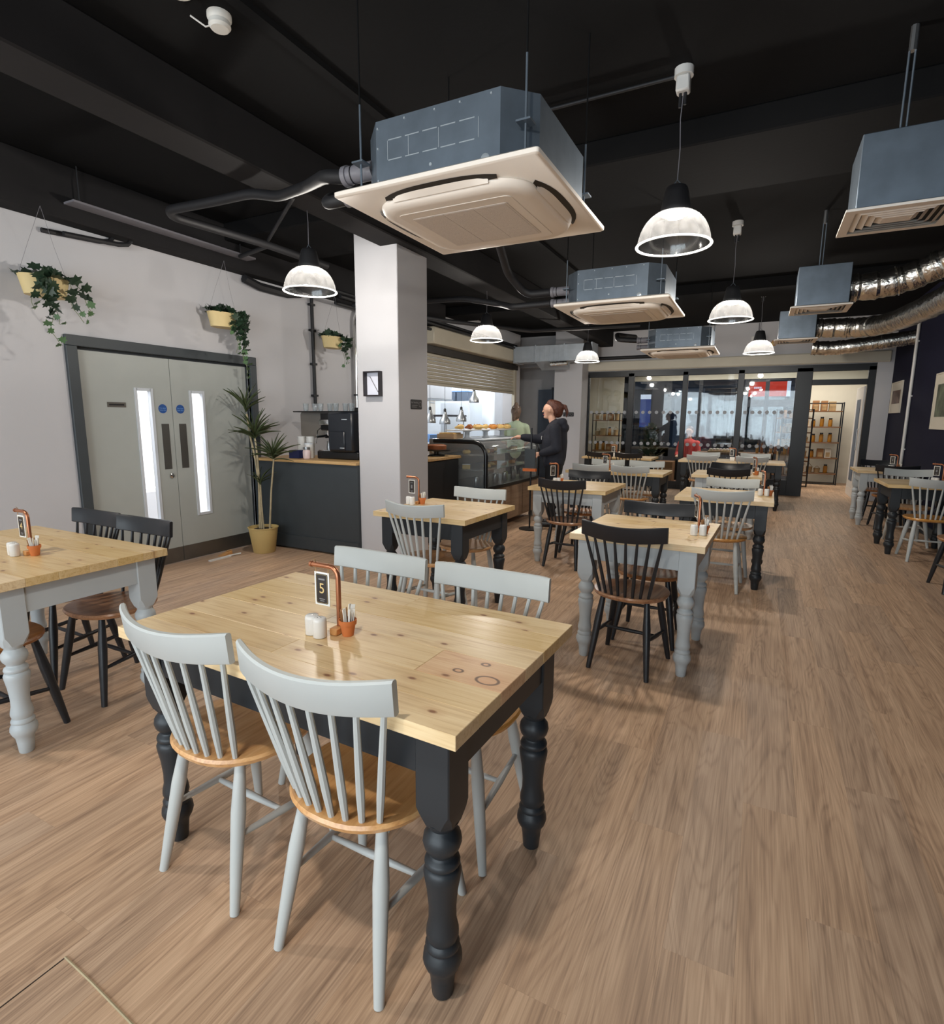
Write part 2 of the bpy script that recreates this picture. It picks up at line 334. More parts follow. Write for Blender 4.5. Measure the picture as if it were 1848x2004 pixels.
# ------------------------------------------------------------------ mesh helpers
class MB:
    def __init__(s): s.v = []; s.f = []
    def add(s, vs, fs):
        o = len(s.v); s.v += [tuple(p) for p in vs]; s.f += [tuple(i+o for i in f) for f in fs]; return s
    def box(s, x0, x1, y0, y1, z0, z1, M=None):
        vs = [(x, y, z) for z in (z0, z1) for y in (y0, y1) for x in (x0, x1)]
        if M is not None: vs = [M @ Vector(p) for p in vs]
        return s.add(vs, [(0, 2, 3, 1), (4, 5, 7, 6), (0, 1, 5, 4), (2, 6, 7, 3), (0, 4, 6, 2), (1, 3, 7, 5)])
    def bbox(s, x0, x1, y0, y1, z0, z1, b=0.004):
        """box with chamfered edges"""
        xs, ys, zs = (x0, x1), (y0, y1), (z0, z1); vs = []; idx = {}
        for i in (0, 1):
            for j in (0, 1):
                for k in (0, 1):
                    sx, sy, sz = (1-2*i)*b, (1-2*j)*b, (1-2*k)*b
                    for a, p in enumerate(((xs[i], ys[j]+sy, zs[k]+sz), (xs[i]+sx, ys[j], zs[k]+sz), (xs[i]+sx, ys[j]+sy, zs[k]))):
                        idx[(i, j, k, a)] = len(vs); vs.append(p)
        g = lambda i, j, k, a: idx[(i, j, k, a)]
        fs = []
        for i in (0, 1):
            q = [g(i, 0, 0, 0), g(i, 1, 0, 0), g(i, 1, 1, 0), g(i, 0, 1, 0)]; fs.append(q if i else q[::-1])
            q = [g(0, i, 0, 1), g(1, i, 0, 1), g(1, i, 1, 1), g(0, i, 1, 1)]; fs.append(q[::-1] if i else q)
            q = [g(0, 0, i, 2), g(1, 0, i, 2), g(1, 1, i, 2), g(0, 1, i, 2)]; fs.append(q if i else q[::-1])
        for i in (0, 1):
            for j in (0, 1):
                fs.append((g(i, j, 0, 0), g(i, j, 1, 0), g(i, j, 1, 1), g(i, j, 0, 1)))
                fs.append((g(i, 0, j, 0), g(i, 1, j, 0), g(i, 1, j, 2), g(i, 0, j, 2)))
                fs.append((g(0, i, j, 1), g(1, i, j, 1), g(1, i, j, 2), g(0, i, j, 2)))
        for i in (0, 1):
            for j in (0, 1):
                for k in (0, 1): fs.append((g(i, j, k, 0), g(i, j, k, 1), g(i, j, k, 2)))
        return s.add(vs, fs)
    def lathe(s, prof, n=20, c=(0, 0, 0), caps=True, M=None, sx=1.0, sy=1.0):
        vs = []; fs = []
        for (r, z) in prof:
            for i in range(n):
                a = 2*PI*i/n; p = Vector((c[0]+r*sx*math.cos(a), c[1]+r*sy*math.sin(a), c[2]+z))
                vs.append(M @ p if M is not None else p)
        for k in range(len(prof)-1):
            for i in range(n):
                j = (i+1) % n; fs.append((k*n+i, k*n+j, (k+1)*n+j, (k+1)*n+i))
        if caps: fs.append(tuple(range(n))[::-1]); fs.append(tuple((len(prof)-1)*n+i for i in range(n)))
        return s.add(vs, fs)
    def rod(s, p0, p1, r0, r1=None, n=10):
        return s.tube([p0, p1], [r0, r0 if r1 is None else r1], n)
    def tube(s, pts, rad, n=10, caps=True):
        pts = [Vector(p) for p in pts]
        if isinstance(rad, (int, float)): rad = [rad]*len(pts)
        vs = []; fs = []; t0 = (pts[1]-pts[0]).normalized()
        a = t0.orthogonal().normalized()
        for k, p in enumerate(pts):
            t = (pts[min(k+1, len(pts)-1)]-pts[max(k-1, 0)]).normalized()
            a = (a-t*a.dot(t)).normalized(); bb = t.cross(a)
            for i in range(n):
                th = 2*PI*i/n; vs.append(p+(a*math.cos(th)+bb*math.sin(th))*rad[k])
        for k in range(len(pts)-1):
            for i in range(n):
                j = (i+1) % n; fs.append((k*n+i, k*n+j, (k+1)*n+j, (k+1)*n+i))
        if caps: fs.append(tuple(range(n))[::-1]); fs.append(tuple((len(pts)-1)*n+i for i in range(n)))
        return s.add(vs, fs)
    def prism(s, poly, z0, z1, M=None):
        n = len(poly); vs = [Vector((p[0], p[1], z)) for z in (z0, z1) for p in poly]
        if M is not None: vs = [M @ v for v in vs]
        return s.add(vs, [tuple(range(n))[::-1], tuple(range(n, 2*n))]+[(i, (i+1) % n, n+(i+1) % n, n+i) for i in range(n)])
    def layers(s, loops, cap0=True, cap1=True):
        n = len(loops[0]); vs = [p for lp in loops for p in lp]; fs = []
        for k in range(len(loops)-1):
            for i in range(n):
                j = (i+1) % n; fs.append((k*n+i, k*n+j, (k+1)*n+j, (k+1)*n+i))
        if cap0: fs.append(tuple(range(n))[::-1])
        if cap1: fs.append(tuple((len(loops)-1)*n+i for i in range(n)))
        return s.add(vs, fs)
    def sphere(s, c, r, n=12, m=8, sz=1.0):
        prof = [(max(1e-4, r*math.sin(PI*k/m)), -r*sz*math.cos(PI*k/m)) for k in range(m+1)]
        return s.lathe(prof, n, c)
    def mesh(s, name, smooth=True, angle=40):
        me = bpy.data.meshes.new(name); me.from_pydata(s.v, [], s.f)
        bm = bmesh.new(); bm.from_mesh(me); bmesh.ops.recalc_face_normals(bm, faces=bm.faces)
        if smooth:
            for f in bm.faces: f.smooth = True
            ca = math.radians(angle)
            for e in bm.edges:
                if len(e.link_faces) == 2 and e.calc_face_angle(0) > ca: e.smooth = False
        bm.to_mesh(me); bm.free(); me.update(); return me
    def build(s, name, m, parent=None, loc=None, rot=None, smooth=True):
        me = s.mesh(name, smooth); me.materials.append(MATS[m] if isinstance(m, str) else m)
        return link(name, me, parent, loc, rot)
def link(name, me, parent=None, loc=None, rot=None):
    o = bpy.data.objects.new(name, me); COL.objects.link(o)
    if parent: o.parent = parent
    if loc is not None: o.location = loc
    if rot is not None: o.rotation_euler = rot
    return o
def tag(o, label=None, cat=None, group=None, kind=None):
    if label: o['label'] = label
    if cat: o['category'] = cat
    if group: o['group'] = group
    if kind: o['kind'] = kind
    return o
def thing(name, label, cat, loc=(0, 0, 0), rz=0.0, group=None):
    o = bpy.data.objects.new(name, None); COL.objects.link(o); o.empty_display_size = 0.05
    o.location = loc; o.rotation_euler = (0, 0, rz); return tag(o, label, cat, group)
def struct(name, mb, m, smooth=False, label=None, parent=None):
    o = mb.build(name, m, parent, smooth=smooth)
    if not parent: tag(o, label, None, None, 'structure')
    return o
KIDS = {}
def copy_tree(o, loc=None, rz=None, label=None, group=None, parent=None, swap=None):
    c = o.copy(); COL.objects.link(c); c.parent = parent
    if swap and c.type == 'MESH' and c.data.name in swap: c.data = swap[c.data.name]
    if loc is not None: c.location = loc
    if rz is not None: c.rotation_euler = (0, 0, rz)
    if label: c['label'] = label
    if group: c['group'] = group
    for ch in o.children: copy_tree(ch, parent=c, swap=swap)
    return c
def text(name, s, size, m, parent, loc, rot, depth=0.0006, align='CENTER'):
    cu = bpy.data.curves.new(name, 'FONT'); cu.body = s; cu.size = size; cu.align_x = align; cu.align_y = 'CENTER'; cu.extrude = depth
    to = bpy.data.objects.new(name, cu); COL.objects.link(to)
    dg = bpy.context.evaluated_depsgraph_get(); me = bpy.data.meshes.new_from_object(to.evaluated_get(dg))
    bpy.data.objects.remove(to); me.materials.clear(); me.materials.append(MATS[m]); me.name = name
    return link(name, me, parent, loc, rot)
def arc(cx, cy, r, a0, a1, n):
    return [(cx+r*math.cos(a0+(a1-a0)*i/n), cy+r*math.sin(a0+(a1-a0)*i/n)) for i in range(n+1)]
def rrect(hx, hy, r, n=5):
    p = []
    for (sx, sy, a) in ((1, 1, 0), (-1, 1, PI/2), (-1, -1, PI), (1, -1, 1.5*PI)):
        p += arc(sx*(hx-r), sy*(hy-r), r, a, a+PI/2, n)
    return p
def bez(p0, p1, p2, n=8):
    p0, p1, p2 = Vector(p0), Vector(p1), Vector(p2)
    return [p0*(1-t)**2+p1*2*t*(1-t)+p2*t*t for t in [i/n for i in range(n+1)]]

# ------------------------------------------------------------------ the room
XL, XR, YB, YF, ZC = -5.0, 1.98, -3.1, 12.4, 3.3          # left wall, right wall, front (behind camera), far glazing, ceiling
fl = struct('floor', MB().box(-9.2, 4.6, YB-0.3, 26, -0.14, -0.012), 'pavement', label='brown oak plank floor of the whole cafe')
# planks: the 300 largest in view are single parts, the rest one part
rest = MB(); cand = []
pm = MB().box(0, PLW-0.0003, 0, PLL-0.0003, -0.010, 0.0).mesh('plank', False); pm.materials.append(MATS['oak_vinyl'])
c0 = int(math.floor((XL-0.4+6)/PLW)); c1 = int(math.floor((XR+0.9+6)/PLW))
for c in range(c0, c1+1):
    off = (c*0.381) % 1.0
    for r in range(0, 18):
        x = c*PLW-6.0; y = (r-off)*PLL-4.0
        if y > 16.6 or y < YB-1.4: continue
        mid = Vector((x+PLW/2, y+PLL/2, 0)); q = proj(mid); q2 = proj(mid+Vector((0, PLL/2, 0)))
        vis = (q[2] > 0.2 and -60 < q[0] < IW+60 and q[1] < IH+200) or (q2[2] > 0.2 and -60 < q2[0] < IW+60 and q2[1] < IH+60)
        cand.append(((mid-CAMPOS).length if vis else 1e3+y, x, y))
cand.sort()
for i, (d, x, y) in enumerate(cand):
    if i < 300 and d < 900: link('plank', pm, fl, (x, y, 0))
    else: rest.box(x, x+PLW-0.0006, y, y+PLL-0.0008, -0.010, 0.0)
ro = rest.build('distant_planks', 'oak_vinyl', fl, smooth=False); ro['kind'] = 'stuff'
# saw cut of a floor box near the camera
MB().box(-1.534, -1.531, -0.1, 0.63, 0.0, 0.0012).build('cut_line', 'seam_dark', fl)
MB().tube([(-1.533, 0.631, 0.0006), (-1.40, 0.625, 0.0006), (-1.21, 0.612, 0.0006), (-1.0, 0.604, 0.0006)], 0.0032, 6).build('sealant_line', 'seam_pale', fl)
struct('ceiling', MB().box(XL-4.2, XR+0.2, YB-0.2, YF+0.12, ZC, ZC+0.2), 'ceiling_black', label='black painted ceiling slab')
struct('ceiling_lobby', MB().box(-6, 4.4, YF+0.12, 16.6, 2.78, 2.98), 'wall_cream', label='cream ceiling of the lobby behind the glass')
# left wall with the double door opening and the kitchen hatch
w = MB(); T = 0.22
D0, D1, DZ = 2.665, 4.395, 1.985          # clear door opening
H0, H1, HZ0, HZ1 = 8.0, 11.60, 1.0, 2.56   # hatch
WZ = ZC
w.box(XL-T, XL, YB, D0, 0, WZ).box(XL-T, XL, D0, D1, DZ, WZ).box(XL-T, XL, D1, H0, 0, WZ)
w.box(XL-T, XL, H0, H1, 0, HZ0).box(XL-T, XL, H0, H1, HZ1, WZ).box(XL-T, XL, H1, 12.05, 0, WZ)
struct('wall_left', w, 'wall_white', label='white painted left wall with double door and kitchen hatch')
struct('wall_right', MB().box(XR, XR+0.2, YB, YF+0.1, 0, ZC), 'wall_navy', label='dark navy right wall with framed pictures')
fw = MB(); fw.box(XL-T, XR+0.2, YB-0.2, YB, 0, 0.35).box(XL-T, XR+0.2, YB-0.2, YB, 2.75, ZC).box(XL-T, -4.7, YB-0.2, YB, 0.35, 2.75).box(1.5, XR+0.2, YB-0.2, YB, 0.35, 2.75)
struct('wall_front', fw, 'wall_white', label='shop front wall behind the camera')
for i, x in enumerate((-4.7, -2.65, -0.6)):
    g = struct('window_%d' % (i+1), MB().box(x+0.05, x+2.0, YB-0.11, YB-0.10, 0.35, 2.75), 'glazing', label='shop front window pane behind the camera')
    fr = MB().box(x, x+0.06, YB-0.15, YB-0.05, 0.35, 2.75); fr.box(x+1.99, x+2.05, YB-0.15, YB-0.05, 0.35, 2.75)
    fr.build('window_frame', 'trim_charcoal', g)
# passage at the far left, beyond the hatch
struct('wall_passage', MB().box(-5.6, XL-T, 12.0, 12.1, 0, ZC).box(-5.5, -3.9, 13.3, 13.45, 0, 2.98).box(-5.6, -5.5, 12.05, 13.45, 0, 2.98).box(XL-.6, -3.5, YF, YF+.12, 2.62, ZC), 'wall_grey', label='grey wall of the passage past the hatch')
struct('door_3', MB().box(-4.98, -4.62, 13.22, 13.29, 0.0, 2.16).bbox(-4.60, -4.55, 13.2, 13.29, 0.0, 2.2), 'facade_slate', label='grey passage door standing ajar')
struct('trim_5', MB().box(-4.6, -4.1, 13.1, 13.25, 2.14, 2.2), 'trim_charcoal', label='black door closer rail over passage door')
# columns
struct('column_1', MB().bbox(-3.57, -3.08, 4.45, 4.97, 0, ZC, 0.006), 'wall_white', label='white square column beside the coffee counter')
struct('column_2', MB().bbox(-4.12, -3.50, 11.9, 12.4, 0, ZC, 0.006), 'wall_white', label='white square column left of the far glazing')
# beams
struct('beam_1', MB().bbox(-3.27, -2.99, YB, YF, 2.99, ZC, 0.01), 'beam_black', label='long dark ceiling beam along the room')
struct('beam_2', MB().bbox(XL, XR, 4.05, 4.95, 3.14, ZC, 0.01), 'ceiling_black', label='dark ceiling beam across the room at the column')
struct('beam_3', MB().bbox(XL, XL+0.16, YB, H0+0.4, 2.90, ZC, 0.01), 'beam_black', label='black beam along the top of the left wall')
struct('beam_4', MB().bbox(XL, XR, 8.6, 9.2, 3.16, ZC, 0.01), 'ceiling_black', label='dark ceiling beam across the far half of the room')
struct('trim_6', MB().box(-2.30, -2.24, YB, 8.0, 3.27, ZC), 'ceiling_black', label='dark cable trunking along the ceiling')
# pale cable tray on the wall beam
o = MB().box(XL+0.17, XL+0.30, 2.6, 4.3, 3.005, 3.02).build('cable_tray', 'grey_pipe'); tag(o, 'pale metal strip of cable tray along the left wall beam', 'cable tray')
MB().rod((XL+0.2, 2.7, 3.015), (XL+0.2, 2.7, 3.3), 0.006).build('hanger', 'black_pipe', o); MB().rod((XL+0.2, 4.2, 3.015), (XL+0.2, 4.2, 3.3), 0.006).build('hanger', 'black_pipe', o)
# black pipes crossing the top of the left wall
for i, (y0, xo, lab) in enumerate(((2.50, .025, 'nearer of two black pipe stubs on the left wall'), (2.62, .085, 'farther of two black pipe stubs on the left wall'))):
    o = MB().tube([(XL+xo, y0, 2.815), (XL+xo, y0+0.42, 2.845), (XL+xo, y0+0.5, 2.865), (XL+xo, y0+0.53, 2.90)], 0.019, 8).build('pipe_stub', 'black_pipe'); tag(o, lab, 'pipe', 'black pipe stubs')
o = MB().tube([(XL+0.06, 4.35, 2.86), (XL+0.06, 4.55, 2.82), (XL+0.06, 4.95, 2.82), (XL+0.06, 5.15, 2.86)], 0.045, 8).build('pipe_bend', 'black_pipe'); tag(o, 'black sagging pipe bend under the left wall beam', 'pipe')
# wall base / skirtings
struct('baseboard_right', MB().box(XR-0.02, XR, YB, YF, 0, 0.12), 'trim_charcoal', label='dark skirting of the right wall')
struct('baseboard_left', MB().box(XL, XL+0.015, YB, 2.58, 0, 0.10), 'trim_charcoal', label='dark skirting of the left wall')

# ------------------------------------------------------------------ grey double door
fr = MB()
for y0, y1 in ((D0-0.085, D0), (D1, D1+0.085)): fr.bbox(XL-0.03, XL+0.028, y0, y1, 0, DZ, 0.004)
fr.bbox(XL-0.03, XL+0.028, D0-0.085, D1+0.085, DZ, DZ+0.085, 0.004)
for y0, y1 in ((D0, D0+0.02), (D1-0.02, D1)): fr.box(XL-0.14, XL-0.03, y0, y1, 0, DZ)
fr.box(XL-0.14, XL-0.03, D0, D1, DZ-0.02, DZ)
struct('trim_1', fr, 'trim_charcoal', label='charcoal frame around the grey double door')
XD = XL-0.035  # face of the door leaves
for k, (y0, y1, wy0, wy1, sgn, word) in enumerate(((D0+0.022, 3.488, 3.155, 3.285, 1, 'left'), (3.493, D1-0.022, 3.70, 3.825, -1, 'right'))):
    z0, z1 = 0.46, 1.66
    b = MB(); b.box(XD-0.045, XD, y0, y1, 0.008, z0).box(XD-0.045, XD, y0, y1, z1, DZ-0.022).box(XD-0.045, XD, y0, wy0, z0, z1).box(XD-0.045, XD, wy1, y1, z0, z1)
    d = struct('door_%d' % (k+1), b, 'door_grey', label='%s leaf of the grey double door' % word)
    bd = MB(); bw = 0.022
    bd.box(XD-0.03, XD+0.008, wy0-bw, wy0+0.004, z0-bw, z1+bw).box(XD-0.03, XD+0.008, wy1-0.004, wy1+bw, z0-bw, z1+bw)
    bd.box(XD-0.03, XD+0.008, wy0, wy1, z0-bw, z0+0.004).box(XD-0.03, XD+0.008, wy0, wy1, z1-0.004, z1+bw)
    bd.build('window_bead', 'bead_white', d, smooth=False)
    MB().box(XD-0.026, XD-0.020, wy0, wy1, z0, z1).build('glass_pane', 'door_glass', d, smooth=False)
    MB().box(XD, XD+0.003, y0, y1, 0.01, 0.155).build('kick_plate', 'kick_steel', d, smooth=False)
    yc = (3.405 if k == 0 else 3.585)
    MB().box(XD, XD+0.003, yc-0.037, yc+0.037, 0.93, 1.36).build('push_plate', 'plate_steel', d, smooth=False)
    Mx = Matrix.Rotation(PI/2, 4, 'Y')
    disc = MB().lathe([(0.042, 0.0), (0.042, 0.003)], 28, M=Matrix.Translation((XD, yc-0.012, 1.50)) @ Mx).build('fire_door_sign', 'sign_blue', d)
    for s_, zz, sz in (('Fire door', 0.006, 0.017), ('keep shut', -0.012, 0.017)):
        text('sign_lettering', s_, sz, 'sign_pale', disc, (XD+0.0034, yc-0.012, 1.50+zz), (PI/2, 0, PI/2))
    if k == 0:
        MB().lathe([(0.022, 0), (0.022, 0.012), (0.012, 0.018)], 18, M=Matrix.Translation((XD, 3.43, 0.865)) @ Mx).build('lock_knob', 'chrome', d)
        pl = MB().box(XD, XD+0.003, 2.89, 3.05, 1.505, 1.548).build('name_plate', 'kick_steel', d, smooth=False)
        MB().box(XD+0.003, XD+0.0036, 2.905, 3.035, 1.520, 1.533).build('plate_lettering', 'sign_black', pl, smooth=False)
# lit corridor behind the doors
cb = MB(); cb.box(-7.2, -7.1, 1.6, 5.3, 0, 2.7).box(-7.1, XL-T, 1.6, 1.7, 0, 2.7).box(-7.1, XL-T, 5.2, 5.3, 0, 2.7).box(-7.2, XL-T, 1.6, 5.3, 2.6, 2.7)
struct('wall_corridor', cb, 'wall_kitchen', label='white corridor behind the grey double door')
o = thing('corridor_cabinet', 'pale low cabinet seen through the left door window', 'cabinet', (-6.4, 3.75, 0))
MB().bbox(-0.25, 0.25, -0.3, 0.3, 0, 0.62).build('body', 'fridge_white', o, smooth=False); MB().box(0.25, 0.262, -0.28, -0.01, 0.06, 0.58).build('door', 'bead_white', o, smooth=False); MB().box(0.25, 0.262, 0.01, 0.28, 0.06, 0.58).build('door', 'bead_white', o, smooth=False)
o = thing('corridor_dispenser', 'small grey bottle dispenser on the corridor cabinet', 'dispenser', (-6.3, 3.58, 0.62))
MB().lathe([(0.04, 0), (0.045, 0.1), (0.03, 0.15)], 12).build('body', 'grey_pipe', o); MB().lathe([(0.012, 0.15), (0.012, 0.2), (0.025, 0.2), (0.025, 0.22)], 10).build('pump', 'black_pipe', o)
# bits on the floor by the door
o = thing('dustpan', 'white dustpan lying on the floor before the grey door', 'dustpan', (-4.80, 3.72, 0))
MB().box(-0.02, 0.02, -0.12, 0.12, 0.0, 0.012).build('pan', 'plastic_white', o, smooth=False); MB().rod((0, 0.1, 0.012), (0.02, 0.24, 0.012), 0.009).build('handle', 'plastic_white', o)
o = thing('door_wedge', 'tan wooden door wedge on the floor before the grey door', 'wedge', (-4.9, 3.86, 0))
MB().add([(-.03, -.07, 0), (.03, -.07, 0), (.03, .07, 0), (-.03, .07, 0), (-.03, .07, .035), (.03, .07, .035)], [(0, 1, 2, 3), (0, 4, 5, 1), (3, 2, 5, 4), (1, 5, 2), (0, 3, 4)]).build('wedge', 'cork_wood', o, smooth=False)
MB().box(-.012, .012, .03, .075, .034, .042).build('loop', 'twine', o, smooth=False)

# pipes on the left wall
o = thing('wall_conduit', 'black vertical conduit on the left wall above the coffee machine', 'pipe', (XL+0.03, 5.37, 1.58))
MB().rod((0, 0, 0), (0, 0, 1.32), 0.021, n=10).build('pipe', 'black_pipe', o)
for z in (0.12, 0.5, 0.9, 1.2): MB().box(-0.03, 0.02, -0.04, 0.04, z-0.012, z+0.012).build('clip', 'black_pipe', o, smooth=False)
o = thing('steel_flue', 'shiny steel vertical pipe on the left wall beside the column', 'pipe', (XL+0.06, 6.15, 1.55))
MB().rod((0, 0, 0), (0, 0, 1.1), 0.03, n=14).build('pipe', 'chrome', o); MB().rod((0, 0, 0.18), (0, 0, 0.2), 0.045).build('collar', 'black_pipe', o); MB().bbox(-0.05, 0.05, -0.05, 0.05, -0.06, 0.02).build('base', 'black_pipe', o)
MB().tube(bez((0, 0, 1.1), (0, 0, 1.3), (0.15, 0.2, 1.32)), 0.03, 12).build('bend', 'chrome', o)

# roller shutter over the hatch
sh = thing('roller_shutter', 'beige roller shutter half open over the kitchen hatch', 'shutter', (XL, 0, 0))
zt, zb = 2.50, 2.02
n = 8
sl = MB().add([(0.012, H0-0.1, 0), (0.03, H0-0.1, 0.012), (0.032, H0-0.1, 0.045), (0.012, H0-0.1, 0.058), (0.012, H1, 0), (0.03, H1, 0.012), (0.032, H1, 0.045), (0.012, H1, 0.058)],
    [(0, 1, 5, 4), (1, 2, 6, 5), (2, 3, 7, 6), (0, 4, 7, 3), (0, 3, 2, 1), (4, 5, 6, 7)]).mesh('slat', False); sl.materials.append(MATS['shutter_beige'])
for i in range(n): link('slat', sl, sh, (0, 0, zb+0.005+i*0.06))
MB().bbox(0.0, 0.26, H0-0.15, H1+0.12, 2.62, 2.88, 0.02).build('roll_housing', 'shutter_beige', sh); MB().box(0.0, 0.10, H0-0.12, H1+0.1, 2.50, 2.60).build('gap_shade', 'vent_dark', sh)  # dark bar fills the open gap in place of its shade
MB().bbox(0, 0.07, H1, H1+0.10, 1.0, 2.52, 0.004).build('guide_rail', 'shutter_beige', sh)
MB().bbox(0.0, 0.05, H0-0.1, H1, 1.985, 2.026, 0.004).build('bottom_rail', 'shutter_beige', sh)

# far glazing -------------------------------------------------------
GT = 2.42
so = MB(); so.box(-3.50, XR, YF, YF+0.12, GT+0.04, ZC).box(1.74, XR, YF-0.06, YF+0.12, 0, ZC)
struct('wall_far', so, 'wall_white', label='white wall over the far glass front')
struct('trim_2', MB().bbox(-3.5, XR-0.05, YF-0.10, YF-0.01, GT+0.06, GT+0.26, 0.02), 'wall_cream', label='boxed cream pipe run above the far glazing')
mu = MB()
MULL = [(-3.52, -3.47), (-2.62, -2.50), (-1.52, -1.42), (-0.49, -0.38), (0.51, 0.77), (1.63, 1.74)]
for a, b in MULL: mu.bbox(a, b, YF-0.03, YF+0.07, 0, GT, 0.004)
mu.bbox(-3.52, 1.74, YF-0.03, YF+0.07, GT-0.07, GT+0.05, 0.004); mu.box(0.77, 1.63, YF-0.03, YF+0.07, 2.10, 2.20)
for i in range(4): mu.box(MULL[i][1], MULL[i+1][0], YF-0.02, YF+0.06, 0.0, 0.30 if i == 3 else 0.16)
struct('trim_3', mu, 'paint_black', label='black metal frame of the far glass front')
dm = MB().lathe([(0.036, 0), (0.036, 0.0015)], 18, M=Matrix.Rotation(PI/2, 4, 'X')).mesh('film_dot', True); dm.materials.append(MATS['dot_film'])
PANES = [(MULL[i][1], MULL[i+1][0], 0.16, GT-0.07) for i in range(4)]+[(0.77, 1.63, 2.20, GT-0.07)]
for i, (a, b, z0, z1) in enumerate(PANES):
    g = struct('window_%d' % (i+4), MB().box(a, b, YF+0.015, YF+0.021, z0, z1), 'glazing', label='clear pane of the far glass front')
    if i < 4:
        n = 7
        for j in range(n):
            for zz in (0.94, 1.60): link('film_dot', dm, g, (a+(b-a)*(j+0.5)/n, YF+0.012, zz))
# lobby behind the glass
lw = MB()
lw.box(-4.6, -3.22, 15.2, 15.3, 0, 2.8).box(0.72, 4.4, 15.6, 15.7, 0, 2.8).box(-3.22, 0.72, 15.5, 15.6, 2.45, 2.8).box(-3.32, -3.22, 15.2, 16.0, 0, 2.8).box(-4.6, -4.5, 13.45, 15.3, 0, 2.8).box(4.2, 4.3, 12.5, 15.7, 0, 2.8)
struct('wall_lobby', lw, 'wall_cream', label='cream lobby walls behind the glass front')
st = MB()
for x in (-3.2, -1.9, -1.5, -0.45, 0.0, 0.62): st.box(x, x+0.09, 15.5, 15.58, 0, 2.45)
st.box(-3.2, 0.72, 15.5, 15.58, 0, 0.72).box(px(1276, 800, 1, 15.5).x, px(1313, 800, 1, 15.5).x, 15.5, 15.58, 0.5, 2.45).box(-.45, .62, 15.5, 15.58, 1.78, 1.95)
struct('trim_4', st, 'facade_dark', label='dark frame of the street front beyond the lobby')
struct('window_9', MB().box(-3.2, 0.72, 15.53, 15.536, 0.72, 2.45), 'glazing', label='street window beyond the lobby')

# ------------------------------------------------------------------ spindle-back chairs
def superloop(hx, hy, z, e=2.4, n=36, back=0.0):
    p = []
    for i in range(n):
        a = 2*PI*i/n; c, s = math.cos(a), math.sin(a)
        x = hx*math.copysign(abs(c)**(2/e), c); y = hy*math.copysign(abs(s)**(2/e), s)
        if y < 0: x *= 1-0.10*(y/hy)**2
        p.append((x, y, z))
    return p
CW, CZ = 0.235, 0.872
def crest_xy(u, z):   # u in -1..1
    lean = (z-0.45)/0.42
    return (u*CW*(0.62+0.38*lean), -0.175-0.10*lean+0.066*u*u*lean)
def make_chair(name, label, cat, paint, seatm):
    t = thing(name, label, 'chair')
    s = MB(); st = 0.455
    s.layers([superloop(.175, .165, st-.036), superloop(.205, .195, st-.024), superloop(.212, .202, st-.010), superloop(.207, .197, st-.001), superloop(.19, .18, st), superloop(.14, .12, st-.006), superloop(.06, .05, st-.009)])
    s.build('seat', seatm, t)
    # crest rail: curved board
    cr = MB(); n = 18; loops = []
    for i in range(n+1):
        u = -1+2*i/n; th = 0.011 if abs(u) < 0.99 else 0.009
        zt = CZ-.012+.019*u*u-0.004*abs(u)**8; zb = zt-0.086
        xt, yt = crest_xy(u, zt); xb, yb = crest_xy(u, zb)
        xb = xt
        loops.append([(xb, yb-th, zb+.004), (xt, yt-th, zt-.005), (xt, yt-th+.005, zt), (xt, yt+th-.005, zt), (xt, yt+th, zt-.005), (xb, yb+th, zb+.004), (xb, yb+th-.004, zb), (xb, yb-th+.004, zb)])
    cr.layers(loops); cr.build('crest_rail', paint, t)
    for i in range(8):
        u = -0.90+1.80*i/7
        xb = u*0.150; yb = -0.178+0.050*u*u
        xt, yt = crest_xy(u, CZ-0.090+.019*u*u)
        xt = u*CW
        p0 = Vector((xb, yb, st-0.012)); p1 = Vector((xt, yt, CZ-0.090+.019*u*u))
        MB().tube([p0, p0.lerp(p1, .28), p0.lerp(p1, .6), p1], [.0078, .0105, .0095, .0072], 8).build('spindle', paint, t)
    L_ = []
    for sx, sy in ((-1, -1), (1, -1), (-1, 1), (1, 1)):
        top = Vector((sx*.125, -.115 if sy < 0 else .125, st-.026)); foot = Vector((sx*(.168 if sy < 0 else .19), -.20 if sy < 0 else .19, 0.0))
        L_.append((top, foot))
        MB().tube([top, top.lerp(foot, .12), top.lerp(foot, .34), top.lerp(foot, .7), foot], [.0145, .0170, .0215, .0180, .0135], 12).build('leg', paint, t)
    mids = []
    for a, b in ((0, 2), (1, 3)):
        p0 = L_[a][0].lerp(L_[a][1], .50); p1 = L_[b][0].lerp(L_[b][1], .58); m_ = (p0+p1)/2; mids.append(m_)
        MB().tube([p0, m_, p1], [.008, .0125, .008], 9).build('stretcher', paint, t)
    MB().tube([mids[0], (mids[0]+mids[1])/2, mids[1]], [.008, .012, .008], 9).build('stretcher', paint, t)
    return t
ch_grey = make_chair('spindle_chair', 'x', 'chair', 'paint_grey', 'seat_honey')
ch_black = make_chair('spindle_chair', 'x', 'chair', 'chair_black', 'seat_brown')
used = set()
def chair(kind, x, y, rz, label, group):
    src = ch_grey if kind == 'g' else ch_black
    if kind not in used:
        used.add(kind); src.location = (x, y, 0); src.rotation_euler = (0, 0, rz); src['label'] = label; src['group'] = group; return src
    return copy_tree(src, (x, y, 0), rz, label, group)

